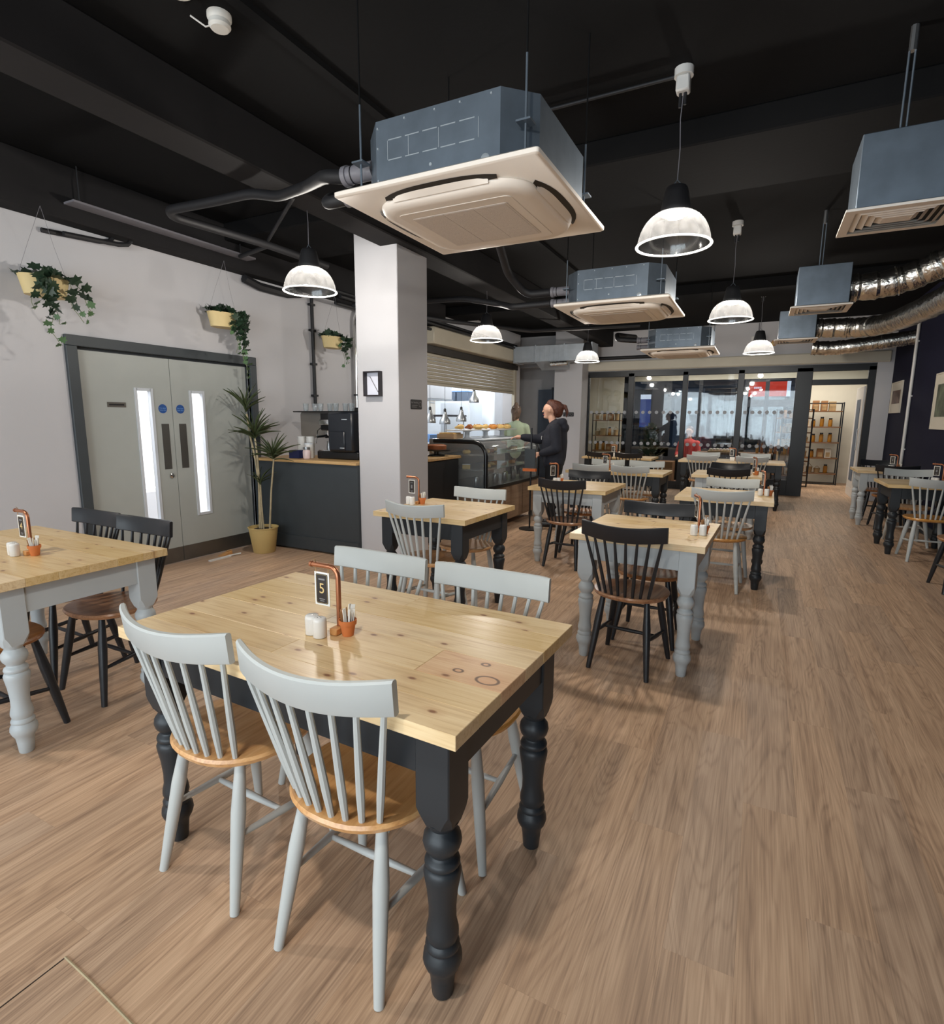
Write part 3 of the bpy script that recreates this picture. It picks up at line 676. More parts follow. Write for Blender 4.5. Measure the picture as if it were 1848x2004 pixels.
# ------------------------------------------------------------------ farmhouse tables
LEGP = [(.024, 0), (.027, .004), (.031, .05), (.034, .072), (.044, .088), (.0495, .105), (.0475, .122), (.041, .133), (.0395, .137), (.0425, .141), (.043, .148), (.039, .155), (.036, .160),
        (.0375, .166), (.041, .176), (.040, .190), (.0345, .215), (.034, .25), (.0385, .30), (.0445, .335), (.0465, .352), (.0425, .362), (.0385, .366), (.0425, .371), (.044, .378), (.041, .386), (.034, .391), (.031, .398),
        (.034, .404), (.043, .416), (.0475, .432), (.045, .448), (.036, .461), (.0315, .468), (.0335, .474), (.0405, .482), (.042, .488)]
def leg_mesh(m):
    b = MB(); b.lathe(LEGP, 20)
    h = 0.046; oc = lambda hh, c: [(hh, hh-c), (hh-c, hh), (-hh+c, hh), (-hh, hh-c), (-hh, -hh+c), (-hh+c, -hh), (hh-c, -hh), (hh, -hh+c)]
    b.layers([[(x, y, z) for x, y in oc(hh, c)] for hh, c, z in ((.040, .020, .486), (h, .012, .515), (h, .003, .53), (h, .003, .735))])
    me = b.mesh('leg'); me.materials.append(MATS[m]); return me
LEGM = {k: leg_mesh(k) for k in ('paint_charcoal', 'paint_grey_base')}
BOARD = {}
def board_mesh(lx, ly, m):
    k = (round(lx, 3), round(ly, 3), m)
    if k not in BOARD:
        me = MB().bbox(-lx/2, lx/2, -ly/2, ly/2, 0, .036, .0012).mesh('board', False); me.materials.append(MATS[m]); BOARD[k] = me
    return BOARD[k]
TABLES = {}
def table(key, x0, y0, w, d, rz, paint, label, boards=5, axis=0, marked=False):
    """x0, y0 = near left corner of the top; w along x, d along y"""
    ca, sa = math.cos(rz), math.sin(rz)
    cx, cy = x0+ca*w/2-sa*d/2, y0+sa*w/2+ca*d/2
    t = thing('farmhouse_table', label, 'table', (cx, cy, 0), rz, 'farmhouse tables with turned legs')
    top = bpy.data.objects.new('tabletop', None); COL.objects.link(top); top.parent = t; top.location = (0, 0, .734); top.empty_display_size = .05
    E_ = [0, .105, .215, .365, .49, .615, d] if marked else [d*k/boards for k in range(boards+1)]
    for i in range(boards):
        yy = (E_[i]+E_[i+1])/2-d/2; bw = E_[i+1]-E_[i]
        if marked and i == 2:
            # one short pink-hearted board let in at the right end
            cut = w/2-0.254
            link('board', board_mesh(cut+w/2-.0006, bw-.0006, 'pine'), top, ((cut-w/2)/2, yy, 0))
            link('board', board_mesh(w/2-cut-.0006, bw-.0006, 'pine_marked'), top, ((cut+w/2)/2, yy, 0))
        elif i % 2 == 1:
            cut = random.uniform(-.12, .12)*w
            link('board', board_mesh(round(cut+w/2, 2)-.0006, bw-.0006, 'pine'), top, (round(cut+w/2, 2)/2-w/2, yy, 0))
            r_ = w-round(cut+w/2, 2); link('board', board_mesh(r_-.0006, bw-.0006, 'pine'), top, (w/2-r_/2, yy, 0))
        else: link('board', board_mesh(w, bw-.0006, 'pine'), top, (0, yy, 0))
    ix, iy = w/2-.088, d/2-.088
    for sx in (-1, 1):
        for sy in (-1, 1): link('leg', LEGM[paint], t, (sx*ix, sy*iy, 0))
    for sy in (-1, 1): MB().box(-ix+.046, ix-.046, sy*(iy+.028)-.011, sy*(iy+.028)+.011, .615, .733).build('apron', paint, t, smooth=False)
    for sx in (-1, 1): MB().box(sx*(ix+.028)-.011, sx*(ix+.028)+.011, -iy+.046, iy-.046, .615, .733).build('apron', paint, t, smooth=False)
    TABLES[key] = t; return t
BK, GR = 'paint_charcoal', 'paint_grey_base'
table('T1', -1.752, 0.970, 1.239, 0.738, -.032, BK, 'pine table with charcoal legs and number five card, nearest the camera', 6, marked=True)
table('T0', -3.85, 0.985, 1.239, 0.738, 0.0, GR, 'pine table with pale grey legs cut by the left edge of the photo', 6)
table('T2', -0.952, 3.101, 0.742, 0.782, -.033, GR, 'small pine table with pale grey legs behind the nearest table')
table('T3', -2.43, 3.17, 0.76, 0.777, -.032, BK, 'small pine table with charcoal legs in front of the white column')
table('T4', -2.02, 5.13, 0.78, 0.80, -.02, GR, 'small pine table with pale grey legs beside the display case')
table('T5', -0.632, 5.117, 0.773, 0.80, -.013, BK, 'small pine table with charcoal legs second along the aisle')
table('T6', -2.28, 7.14, 1.25, 0.738, -.02, BK, 'long pine table with charcoal legs in front of the lady in the hoodie')
table('T7', -0.73, 7.36, 0.78, 0.78, 0.0, GR, 'small pine table with pale grey legs third along the aisle')
table('T8', -2.90, 10.02, 1.24, 0.738, 0.0, BK, 'long pine table by the far glazing next to the far column')
table('T9', -1.22, 10.02, 1.60, 0.75, 0.0, BK, 'longest pine table with charcoal legs by the far glass front')
table('TR1', 1.25, 7.28, 0.72, 0.76, 0.02, BK, 'pine table with charcoal legs against the navy right wall')
table('TR2', 1.22, 9.22, 0.74, 0.74, 0.0, GR, 'pine table with pale grey legs far along the navy wall')
#table('TR0', 1.26, 6.02, 0.72, 0.0001+0.74, 0.0, BK, 'pine table just past the right edge of the photo') if False else None
GG, GB = 'pale grey spindle-back chairs with honey seats', 'black spindle-back chairs with brown seats'
g = lambda x, y, rz, l: chair('g', x, y, rz, l, GG)
b = lambda x, y, rz, l: chair('b', x, y, rz, l, GB)
# nearest table
g(-.885, 1.115, 0.0, 'pale grey chair nearest the camera, right one with its back to us at table five')
g(-1.405, 1.135, -.03, 'pale grey chair, left one with its back to us at table five')
g(-.855, 1.59, PI-.03, 'pale grey chair facing us across table five, right one')
g(-1.375, 1.61, PI-.03, 'pale grey chair facing us across table five, left one')
# left table
b(-2.98, 1.635, PI, 'black chair at the left table, nearer the grey doors')
b(-3.46, 1.65, PI, 'black chair at the left table, standing before the door frame')
b(-2.985, 1.09, 0, 'black chair with only seat and legs showing at the left edge')
# small tables in the middle
b(-.60, 3.205, -.10, 'black chair with its back to us at the small table behind table five')
b(-.575, 3.70, PI, 'black chair facing us at the small grey table behind table five')
g(-2.02, 3.30, -.04, 'pale grey chair with its back to us in front of the column')
g(-2.0, 3.80, PI-.03, 'pale grey chair facing us at the table before the column')
b(-1.63, 5.24, -.04, 'black chair with its back to us at the table beside the display case')
b(-1.66, 5.86, PI, 'black chair facing us at the table beside the display case')
g(-.245, 5.17, 0, 'pale grey chair with its back to us at the second aisle table')
g(-.21, 5.76, PI, 'pale grey chair facing us at the second aisle table')
g(-1.42, 7.26, 0, 'pale grey chair with its back to us, right end of the long middle table')
g(-1.92, 7.26, 0, 'pale grey chair with its back to us, left end of the long middle table')
g(-1.38, 7.78, PI, 'pale grey chair facing us, right end of the long middle table')
g(-1.92, 7.78, PI, 'pale grey chair facing us, left end of the long middle table')
b(-.31, 7.46, 0, 'black chair with its back to us at the third aisle table')
b(-.33, 8.02, PI, 'black chair facing us at the third aisle table')
b(-2.53, 10.10, 0, 'black chair with its back to us beside the far column, left of the pair')
b(-2.03, 10.10, 0, 'black chair with its back to us beside the far column, right of the pair')
g(-.84, 10.12, 0, 'pale grey chair with its back to us at the longest table, left')
g(-.10, 10.12, 0, 'pale grey chair with its back to us at the longest table, right')
g(-.86, 10.70, PI, 'pale grey chair facing us at the longest table, left')
g(-.06, 10.70, PI, 'pale grey chair facing us at the longest table, right')
# right wall
g(1.615, 7.24, 0.0, 'pale grey chair with its back to us at the right edge of the photo')
g(1.61, 8.12, PI, 'pale grey chair facing us at the table by the navy wall')
b(1.62, 9.20, 0, 'black chair with its back to us far along the navy wall')
b(1.60, 9.98, PI, 'black chair facing us far along the navy wall')
b(1.635, 6.00, 0.0, 'black chair of which only a leg shows at the right edge')

# ------------------------------------------------------------------ table number stands, shakers, sugar pots
def make_stand(num, label):
    t = thing('table_number_stand', label, 'table number', group='copper pipe table number stands')
    hgt, arm = .205, .10
    pts = [(0, 0, .02), (0, 0, hgt-.03)]+[(-.03+.03*math.cos(a), 0, hgt-.03+.03*math.sin(a)) for a in (PI/8, PI/4, 3*PI/8)]+[(-.03, 0, hgt), (-arm, 0, hgt)]
    MB().tube(pts, .0078, 12).build('pipe', 'copper', t)
    MB().rod((-arm, 0, hgt), (-arm-.008, 0, hgt), .0095).build('end_cap', 'copper', t)
    MB().bbox(-.014, .014, -.032, .03, 0, .022, .003).build('wood_base', 'cork_wood', t)
    MB().tube([(-arm+.012, -.004, hgt+.018), (-arm+.006, .006, hgt+.008), (-arm+.012, 0, hgt-.01), (-.085, 0, hgt-.03)], .0014, 5).build('twine', 'twine', t)
    MB().tube([(-.036, .0, hgt+.010), (-.03, .008, hgt), (-.036, 0, hgt-.01), (-.040, 0, hgt-.03)], .0014, 5).build('twine', 'twine', t)
    cx, z0, z1 = -.064, hgt-.128, hgt-.022
    c = MB().box(cx-.029, cx+.029, -.001, .001, z0, z1).build('card', 'paper_white', t, smooth=False)
    zc = (z0+z1)/2; Mf = Matrix.Translation((cx, -.001, zc)) @ Matrix.Rotation(PI/2, 4, 'X')
    MB().prism(rrect(.0235, .0475, .006), 0, .0008, Mf).build('card_print', 'card_black', c)
    ring = MB(); o1 = rrect(.0215, .0455, .005); o2 = rrect(.0209, .0449, .0045); n = len(o1)
    ring.add([Mf @ Vector((p[0], p[1], .0011)) for p in o1+o2], [(i, (i+1) % n, n+(i+1) % n, n+i) for i in range(n)]); ring.build('card_border', 'card_gold', c)
    if num: text('number', num, .046, 'card_gold', c, (cx, -.002, zc), (PI/2, 0, 0))
    else: MB().box(cx-.007, cx+.007, -.0022, -.0018, zc-.014, zc+.014).build('print_patch', 'card_grey', c)
    MB().box(cx-.012, cx+.012, -.0022, -.0018, zc+.028, zc+.033).build('small_print', 'card_grey', c)
    MB().box(cx-.011, cx+.011, -.0022, -.0018, zc-.034, zc-.031).build('small_print', 'card_grey', c); MB().box(cx-.008, cx+.008, -.0022, -.0018, zc-.040, zc-.037).build('small_print', 'card_grey', c)
    return t
def make_shaker(label, holes):
    t = thing('shaker', label, 'shaker', group='white ceramic salt and pepper shakers')
    MB().lathe([(.018, 0), (.0205, .002), (.021, .05), (.0195, .058), (.016, .061), (.002, .062)], 22).build('body', 'ceramic_white', t)
    for i in range(holes): MB().lathe([(.0012, .0615), (.0012, .0626)], 6, (.006*math.cos(i*2.1), .006*math.sin(i*2.1), 0)).build('hole', 'sign_black', t)
    return t
def make_pot(label):
    t = thing('sugar_pot', label, 'pot', group='terracotta pots of sugar sachets')
    MB().lathe([(.017, 0), (.0235, .036), (.0265, .036), (.0275, .050), (.0245, .050), (.0225, .040), (.016, .006), (.001, .006)], 22).build('pot', 'terracotta', t)
    for i in range(9):
        a = i*2.399; r = .009+.007*((i*37) % 10)/10; h = .066+.022*((i*53) % 10)/10
        M = Matrix.Translation((r*.6*math.cos(a), r*.6*math.sin(a), .010)) @ Euler((0, .14, a)).to_matrix().to_4x4()
        MB().box(-.0065, .0065, -.0012, .0012, 0, h, M).build('sachet', 'paper_brown' if i % 3 == 1 else 'paper_white', t, smooth=False)
    return t
STAND0 = {}
def setting(key, x, y, num, where, rz=0.0, d1=(-.066, -.048), d2=(-.028, -.056), dp=(.036, -.004), pot=True):
    z = .7705
    lab = 'copper table number stand on the %s' % where
    if num not in STAND0: s = STAND0[num] = make_stand(num, lab)
    else: s = copy_tree(STAND0[num], label=lab)
    s.location = (x, y, z); s.rotation_euler = (0, 0, rz)
    ca, sa = math.cos(rz), math.sin(rz)
    R = lambda d: (x+ca*d[0]-sa*d[1], y+sa*d[0]+ca*d[1], z)
    for i, d in enumerate((d1, d2)):
        lab = '%s white shaker on the %s' % (('left', 'right')[i], where)
        if 's%d' % i not in STAND0: s = STAND0['s%d' % i] = make_shaker(lab, (1, 3)[i])
        else: s = copy_tree(STAND0['s%d' % i], label=lab)
        s.location = R(d)
    if pot:
        lab = 'terracotta pot of sugar sachets on the %s' % where
        if 'p' not in STAND0: s = STAND0['p'] = make_pot(lab)
        else: s = copy_tree(STAND0['p'], label=lab)
        s.location = R(dp)
setting('T1', -1.105, 1.262, '5', 'nearest table')
setting('T0', -3.05, 1.335, '4', 'left grey-legged table')
setting('T2', -.285, 3.50, None, 'small table behind table five', rz=-1.2, d1=(.10, -.055), d2=(.10, -.005), dp=(.044, .022))
setting('T3', -2.33, 3.62, None, 'table before the column', d1=(-.055, -.06), d2=(-.015, -.07))
setting('T4', -1.86, 5.58, None, 'table beside the display case', rz=.9)
setting('T5', .065, 5.62, None, 'second aisle table', rz=-1.3, d1=(.07, -.05), d2=(.08, .0), dp=(.05, .035))
setting('T6', -1.77, 7.46, None, 'long middle table')
setting('T7', -.02, 7.75, None, 'third aisle table', rz=-1.2)
setting('T8', -2.35, 10.4, None, 'long table beside the far column')
setting('T9', -.35, 10.35, None, 'longest far table')
setting('TR1', 1.80, 7.72, None, 'table by the navy wall', rz=-.6)
setting('TR2', 1.72, 9.6, None, 'farther table by the navy wall', rz=-.6)

# ------------------------------------------------------------------ ceiling cassettes
def make_cassette(label):
    """origin at the centre of the panel underside"""
    t = thing('ceiling_cassette', label, 'air conditioner', group='ceiling cassette air conditioners')
    h, c = .42, .12
    oc = [(h, h-c), (h-c, h), (-h+c, h), (-h, h-c), (-h, -h+c), (-h+c, -h), (h-c, -h), (h, -h+c)]
    bd = MB().prism(oc, .035, .30).build('casing', 'galvanised', t, smooth=False)
    # pressed outlines, knock-outs and screws on the casing faces
    f = -h-.0015
    for z in (.215, .135):
        for i in range(5): MB().box(-.235+i*.088, -.165+i*.088, f, f+.002, z-.002, z+.002).build('pressed_line', 'galvanised_mark', bd, smooth=False)
    for x in (-.238, -.13, .02, .205): MB().box(x-.0012, x+.0012, f, f+.002, .137, .213).build('pressed_line', 'galvanised_mark', bd, smooth=False)
    Ms = lambda x, z: Matrix.Translation((x, -h, z)) @ Matrix.Rotation(PI/2, 4, 'X')
    for x, z, r in ((-.02, .08, .008), (.235, .055, .02), (-.29, .27, .005), (-.29, .19, .005), (-.29, .06, .005), (-.15, .285, .005), (0, .285, .005), (.12, .285, .005), (.26, .285, .005)):
        MB().lathe([(r, 0), (r*.8, .003)], 12, M=Ms(x, z)).build('screw', 'galvanised_mark', bd)
    p = MB(); s0, s1 = .49, .482
    p.layers([[(x, y, z) for x, y in rrect(a, a, .012, 3)] for a, z in ((s1, .0), (s0, .006), (s0, .022), (.47, .034))])
    p.build('panel', 'panel_ivory', t)
    q = MB(); q.layers([[(x, y, z) for x, y in rrect(a, a, r, 8)] for a, r, z in ((.372, .16, .002), (.384, .17, -.008), (.380, .17, -.024), (.362, .16, -.038), (.33, .13, -.043))], cap0=False)
    q.build('centre_cover', 'panel_ivory', t)
    MB().prism(rrect(.285, .285, .03), -.0455, -.0425).build('grille_frame', 'panel_ivory', t)
    g = MB().prism(rrect(.242, .222, .01), -.0475, -.045).build('intake_mesh', 'panel_mesh', t)
    for i in range(3): MB().box(-.232+i*.156, -.080+i*.156, -.215, .215, -.0482, -.0474).build('mesh_panel', 'panel_mesh', g, smooth=False)
    for k in range(4):
        M = Matrix.Rotation(k*PI/2, 4, 'Z')
        # curved blade slot and its flap
        v = MB(); n = 12; A = []; B = []
        for i in range(n+1):
            x = -.275+.55*i/n; e = 1-abs(2*i/n-1)**3
            A.append(M @ Vector((x, -.395-.050*e, -.0015))); B.append(M @ Vector((x, -.386, -.0135)))
        v.add(A+B, [(i, i+1, n+2+i, n+1+i) for i in range(n)]); v.build('air_slot', 'vent_dark', t)
        fl_ = MB(); A = []; B = []; C = []
        for i in range(n+1):
            x = -.235+.47*i/n; e = 1-abs(2*i/n-1)**4
            A.append(M @ Vector((x, -.392-.026*e, -.008))); B.append(M @ Vector((x, -.388, -.026))); C.append(M @ Vector((x, -.376, -.014)))
        fl_.add(A+B+C, [(i, i+1, n+2+i, n+1+i) for i in range(n)]+[(n+1+i, n+2+i, 2*n+3+i, 2*n+2+i) for i in range(n)]); fl_.build('flap', 'panel_ivory', t)
    for sx, sy in ((-1, -1), (1, -1), (-1, 1), (1, 1)):
        MB().rod((sx*.40, sy*.40, .05), (sx*.40, sy*.40, .40), .005, n=8).build('hanger_rod', 'galvanised', t)
        MB().rod((sx*.40, sy*.40, .40), (sx*.40, sy*.40, ZC-2.40), .004, n=8).build('hanger_rod', 'ceiling_black', t)
        MB().box(sx*.40-.03, sx*.40+.03, sy*.40-.03, sy*.40+.03, .155, .162).build('bracket', 'galvanised', t, smooth=False)
    for y, z, r in ((-.30, .17, .04), (-.29, .075, .032)):
        MB().rod((-.40, y, z), (-.55, y, z), r, n=16).build('pipe_stub', 'grey_pipe', t); MB().rod((-.515, y, z), (-.52, y, z), r+.003, n=16).build('pipe_joint', 'black_pipe', t); MB().rod((-.55, y, z), (-.575, y, z), r+.006, n=16).build('pipe_sleeve', 'grey_pipe', t)
    return t
cas = make_cassette('nearest ceiling cassette air conditioner, left of the nearest aisle lamp'); cas.location = (-1.31, 2.60, 2.40)
copy_tree(cas, (-1.23, 5.36, 2.40), 0, 'middle ceiling cassette air conditioner over the tables')
copy_tree(cas, (-1.14, 8.85, 2.40), 0, 'farthest ceiling cassette air conditioner before the far glass front')

def pipe(name, pts, r, m, label, cat='pipe', n=10, sm=True):
    if sm:   # round the corners
        P = [Vector(p) for p in pts]; out = [P[0]]
        for i in range(1, len(P)-1):
            d0 = (P[i-1]-P[i]); d1 = (P[i+1]-P[i]); k = min(r*2.5, d0.length*.45, d1.length*.45)
            out += bez(P[i]+d0.normalized()*k, P[i], P[i]+d1.normalized()*k, 5)
        pts = out+[P[-1]]
    o = MB().tube(pts, r, n).build(name, m); return tag(o, label, cat)
Z = lambda x, y, z: tuple(px(x, y, 2, z))
pipe('lagged_pipe', [(-1.89, 2.30, 2.57), (-2.02, 2.31, 2.60), Z(600, 365, 2.82), Z(545, 385, 2.86), Z(492, 378, 2.92), Z(420, 394, 2.92), Z(330, 411, 2.92), Z(338, 424, 2.92), Z(520, 478, 2.92), Z(640, 520, 2.92)], .032, 'black_pipe', 'thick black lagged pipe looping left from the nearest air conditioner', n=12)
pipe('lagged_pipe', [(-1.89, 2.31, 2.475), (-2.02, 2.31, 2.475), (-2.10, 2.45, 2.56), (-2.30, 2.9, 2.72), (-2.45, 3.6, 2.86), (-2.6, 4.6, 2.92)], .030, 'black_pipe', 'thinner black lagged pipe behind the nearest air conditioner', n=12)
pipe('strut', [Z(575, 385, 2.95), Z(525, 470, 2.95)], .014, 'black_pipe', 'thin black strut between the looping pipes', sm=False)
pipe('strut', [Z(522, 482, 2.97), Z(470, 502, 2.99)], .02, 'black_pipe', 'black pipe branch running from the loop towards the left wall', sm=False)
pipe('lagged_pipe', [(-1.815, 5.06, 2.57), (-2.05, 5.06, 2.57), (-2.15, 4.85, 2.72), (-2.0, 4.2, 2.95), (-1.75, 3.4, 3.0)], .036, 'black_pipe', 'thick black lagged pipe at the middle air conditioner', n=12)
pipe('lagged_pipe', [(-1.815, 5.07, 2.475), (-2.2, 5.07, 2.475), (-2.5, 5.5, 2.6), (-3.0, 5.6, 2.72), (-4.6, 5.7, 2.8)], .030, 'black_pipe', 'thinner black lagged pipe from the middle air conditioner to the left wall', n=12)
pipe('lagged_pipe', [(-1.71, 8.55, 2.57), (-2.0, 8.55, 2.60), (-2.1, 8.9, 2.72), (-2.0, 9.8, 2.8)], .036, 'black_pipe', 'thick black lagged pipe at the farthest air conditioner', n=12)
pipe('cable_bundle', [(-4.6, 6.6, 2.86), (-4.2, 7.4, 2.84), (-3.4, 8.6, 2.82), (-2.6, 9.2, 2.90), (-1.9, 9.6, 2.95)], .03, 'black_pipe', 'sagging black cable bundle over the hatch')
for i, (z, x) in enumerate(((2.98, -4.82), (2.90, -4.72), (2.83, -4.80))):
    pipe('ceiling_pipe', [(x, 5.6, z), (x, 11.4, z)], .022, 'black_pipe', '%s of the black pipes above the hatch' % ('uppermost', 'middle', 'lowest')[i], sm=False)
pipe('conduit', [(-2.26, 3.5, 3.27), (-.56, 3.5, 3.27)], .010, 'black_pipe', 'thin black conduit feeding the nearest aisle lamp', sm=False)

# ------------------------------------------------------------------ pendant lamps
def make_pendant(label):
    """origin at the centre of the shade rim"""
    t = thing('pendant_lamp', label, 'lamp', group='ribbed acrylic pendant lamps')
    R = .200; prof = [(.198, .0), (.196, .02), (.190, .05), (.178, .085), (.160, .118), (.136, .145), (.105, .166), (.072, .176)]
    s = MB(); n = 72; vs = []; fs = []
    for (r, z) in prof:
        for i in range(n): a = 2*PI*i/n; rr = r*(1+.006*(1 if i % 2 else -1)); vs.append((rr*math.cos(a), rr*math.sin(a), z))
    for k in range(len(prof)-1):
        for i in range(n): j = (i+1) % n; fs.append((k*n+i, k*n+j, (k+1)*n+j, (k+1)*n+i))
    s.add(vs, fs); s.build('shade', 'prismatic_acrylic', t)
    rim = MB(); n = 48; m_ = 8; vs = []; fs = []
    for i in range(n):
        a = 2*PI*i/n
        for j in range(m_): b_ = 2*PI*j/m_; rr = .2005+.0085*math.cos(b_); vs.append((rr*math.cos(a), rr*math.sin(a), .0055*math.sin(b_)))
    for i in range(n):
        for j in range(m_): fs.append((i*m_+j, ((i+1) % n)*m_+j, ((i+1) % n)*m_+(j+1) % m_, i*m_+(j+1) % m_))
    rim.add(vs, fs); rim.build('rim', 'rim_glow', t)
    MB().lathe([(.082, .168), (.086, .178), (.080, .20), (.066, .27), (.058, .30), (.05, .31), (.012, .312)], 24).build('gear_housing', 'black_pipe', t)
    MB().lathe([(.001, .150), (.045, .150), (.05, .156), (.05, .168)], 20, caps=False).build('led_module', 'lamp_led', t)
    MB().tube([(-.03, 0, .31), (0, 0, .345), (.03, 0, .31)], .003, 6).build('hook', 'galvanised', t)
    top = ZC-2.40
    MB().tube([(0, 0, .345), (.004, 0, .5), (-.004, .0, .65), (.004, 0, top-.10)], .0028, 6).build('cable', 'grey_pipe', t)
    MB().bbox(-.035, .035, -.035, .035, top-.12, top-.04, .008).build('connector', 'plastic_white', t); MB().lathe([(.05, top-.04), (.05, top)], 16).build('ceiling_rose', 'plastic_white', t)
    MB().rod((-.012, 0, top-.12), (-.012, 0, top-.19), .008, n=8).build('plug', 'black_pipe', t); MB().rod((.014, 0, top-.12), (.014, 0, top-.18), .008, n=8).build('plug', 'black_pipe', t)
    return t
lamp_data = bpy.data.lights.new('lamp_light', 'POINT'); lamp_data.energy = LAMP_W; lamp_data.color = (1.0, .93, .84); lamp_data.shadow_soft_size = .05
LAMPS = [(-.53, 3.50, 'nearest pendant lamp over the aisle tables'), (-3.23, 3.48, 'pendant lamp left of the white column'), (-3.16, 6.50, 'pendant lamp right of the column before the kitchen hatch'), (-.36, 6.20, 'second pendant lamp along the aisle, right of the middle air conditioner'),
         (-2.72, 9.50, 'farthest left pendant lamp before the metal duct'), (-.13, 9.30, 'farthest right pendant lamp before the far glass front'), (-.70, .15, 'pendant lamp above the camera, out of view'), (-3.35, .40, 'pendant lamp over the left table, out of view')]
p0 = None
for x, y, lab in LAMPS:
    o = make_pendant(lab) if p0 is None else copy_tree(p0, label=lab)
    o.location = (x, y, 2.40)
    if p0: continue
    p0 = o; lo = bpy.data.objects.new('lamp_light', lamp_data); COL.objects.link(lo); lo.parent = o; lo.location = (0, 0, .125)

# ------------------------------------------------------------------ supply diffusers with foil ducts
def make_diffuser(label, w, d, hgt):
    """origin at the left near corner of the grille underside"""
    t = thing('supply_diffuser', label, 'diffuser', group='supply air diffusers with plenum boxes')
    MB().bbox(.04, w-.03, .03, d-.03, .02, hgt, .004).build('plenum_box', 'galvanised', t, smooth=False)
    ring = lambda a, z: [(a, a, z), (w-a, a, z), (w-a, d-a, z), (a, d-a, z)]
    MB().layers([ring(.0, 0), ring(0, .012), ring(.03, .022)], cap1=False, cap0=False).build('edge', 'panel_ivory', t, smooth=False)
    f = MB(); f.add(ring(0, 0)+ring(.045, .0), [(i, (i+1) % 4, 4+(i+1) % 4, 4+i) for i in range(4)]); f.build('grille_frame', 'panel_ivory', t, smooth=False)
    MB().add(ring(.045, .018), [(0, 1, 2, 3)]).build('throat', 'vent_dark', t, smooth=False)
    for k in range(4):
        a = .048+k*.034
        c = MB(); c.add(ring(a, .016)+ring(a+.026, -.001), [(i, (i+1) % 4, 4+(i+1) % 4, 4+i) for i in range(4)])
        if k == 3: c.add(ring(a+.026, -.001), [(0, 1, 2, 3)])
        c.build('vane', 'panel_ivory', t, smooth=False)
    for x in (w*.42, w*.47): MB().rod((x, d*.35, hgt), (x, d*.35, ZC-2.45), .005, n=6).build('hanger_rod', 'galvanised', t)
    MB().rod((w*.445, d*.35, ZC-2.56), (w*.445, d*.35, ZC-2.45), .017, n=8).build('rod_sleeve', 'brushed_steel', t)
    return t
d0 = make_diffuser('nearest ceiling diffuser box, cut by the right edge of the photo', .48, .44, .36); d0.location = (.285, 3.49, 2.45)
copy_tree(d0, (.145, 6.08, 2.45), 0, 'middle ceiling diffuser box joined to the upper foil duct')
copy_tree(d0, (.05, 8.35, 2.45), 0, 'farthest ceiling diffuser box joined to the lower foil duct')
def foil_duct(label, pts, r):
    t = thing('foil_duct', label, 'duct', group='foil flexible ducts')
    P = [Vector(p) for p in pts]; C = []
    for i in range(len(P)-1):
        pm1 = P[max(i-1, 0)]; p2 = P[min(i+2, len(P)-1)]
        for j in range(10):
            u = j/10; C.append(0.5*((2*P[i])+(P[i+1]-pm1)*u+(2*pm1-5*P[i]+4*P[i+1]-p2)*u*u+(3*P[i]-pm1-3*P[i+1]+p2)*u**3))
    C.append(P[-1]); C = [c-t.location for c in C]
    rr = [r*(1+.05*math.sin(i*2.6)+.03*math.sin(i*1.1)) for i in range(len(C))]
    MB().tube(C, rr, 20).build('sleeve', 'foil', t)
    for i in (3, 14, 24):
        if i+1 < len(C): MB().tube([C[i]-(C[i+1]-C[i])*.1, C[i]+(C[i+1]-C[i])*.1], r*1.1, 20).build('strap', 'foil', t)
    return t
foil_duct('silver foil duct from the middle diffuser box to the right edge', [(.60, 6.28, 2.62), (.85, 6.28, 2.63), (1.1, 6.25, 2.69), (1.35, 6.1, 2.80), (1.6, 5.7, 2.92), (1.72, 5.0, 3.0), (1.72, 4.98, 3.0)], .115)
foil_duct('silver foil duct from the farthest diffuser box bending up to the right', [(.505, 8.56, 2.60), (.75, 8.56, 2.59), (1.0, 8.48, 2.57), (1.2, 8.1, 2.55), (1.34, 7.2, 2.54), (1.42, 6.2, 2.54), (1.5, 5.0, 2.60), (1.55, 4.2, 2.66), (1.56, 4.1, 2.66)], .115)
foil_duct('short crumpled foil duct under the far duct bend', [(.62, 10.9, 2.62), (.9, 10.9, 2.60), (1.25, 10.85, 2.62), (1.97, 10.8, 2.7)], .11)
# galvanised rectangular duct over the passage
t = thing('ventilation_duct', 'galvanised rectangular duct crossing above the far column', 'duct', (-4.3, 11.25, 2.60))
MB().bbox(-.42, .05, -.2, .2, 0, .32, .006).build('section', 'duct_zinc', t, smooth=False); MB().bbox(.05, .66, -.2, .2, 0, .32, .006).build('section', 'duct_zinc', t, smooth=False); MB().bbox(.66, 1.22, -.2, .2, 0, .32, .006).build('section', 'duct_zinc', t, smooth=False)
for x in (-.42, .05, .66, 1.22): MB().box(x-.012, x+.012, -.215, .215, -.012, .335).build('flange', 'duct_zinc', t, smooth=False)
for i in range(5): MB().box(.15+i*.1, .16+i*.1, -.206, -.2, .01, .31).build('rib', 'duct_zinc', t, smooth=False)
MB().add([(.05, -.2, 0), (.66, -.2, 0), (.66, .2, -.14), (.05, .2, -.14), (.05, .2, 0), (.66, .2, 0)], [(0, 1, 2, 3), (0, 3, 4), (1, 5, 2), (3, 2, 5, 4)]).build('sloping_base', 'duct_zinc', t, smooth=False)
pipe('foil_stub', [(-3.9, 11.02, 2.545), (-3.55, 11.0, 2.55)], .05, 'foil', 'short crumpled foil sleeve under the rectangular duct', 'duct', 12, False)
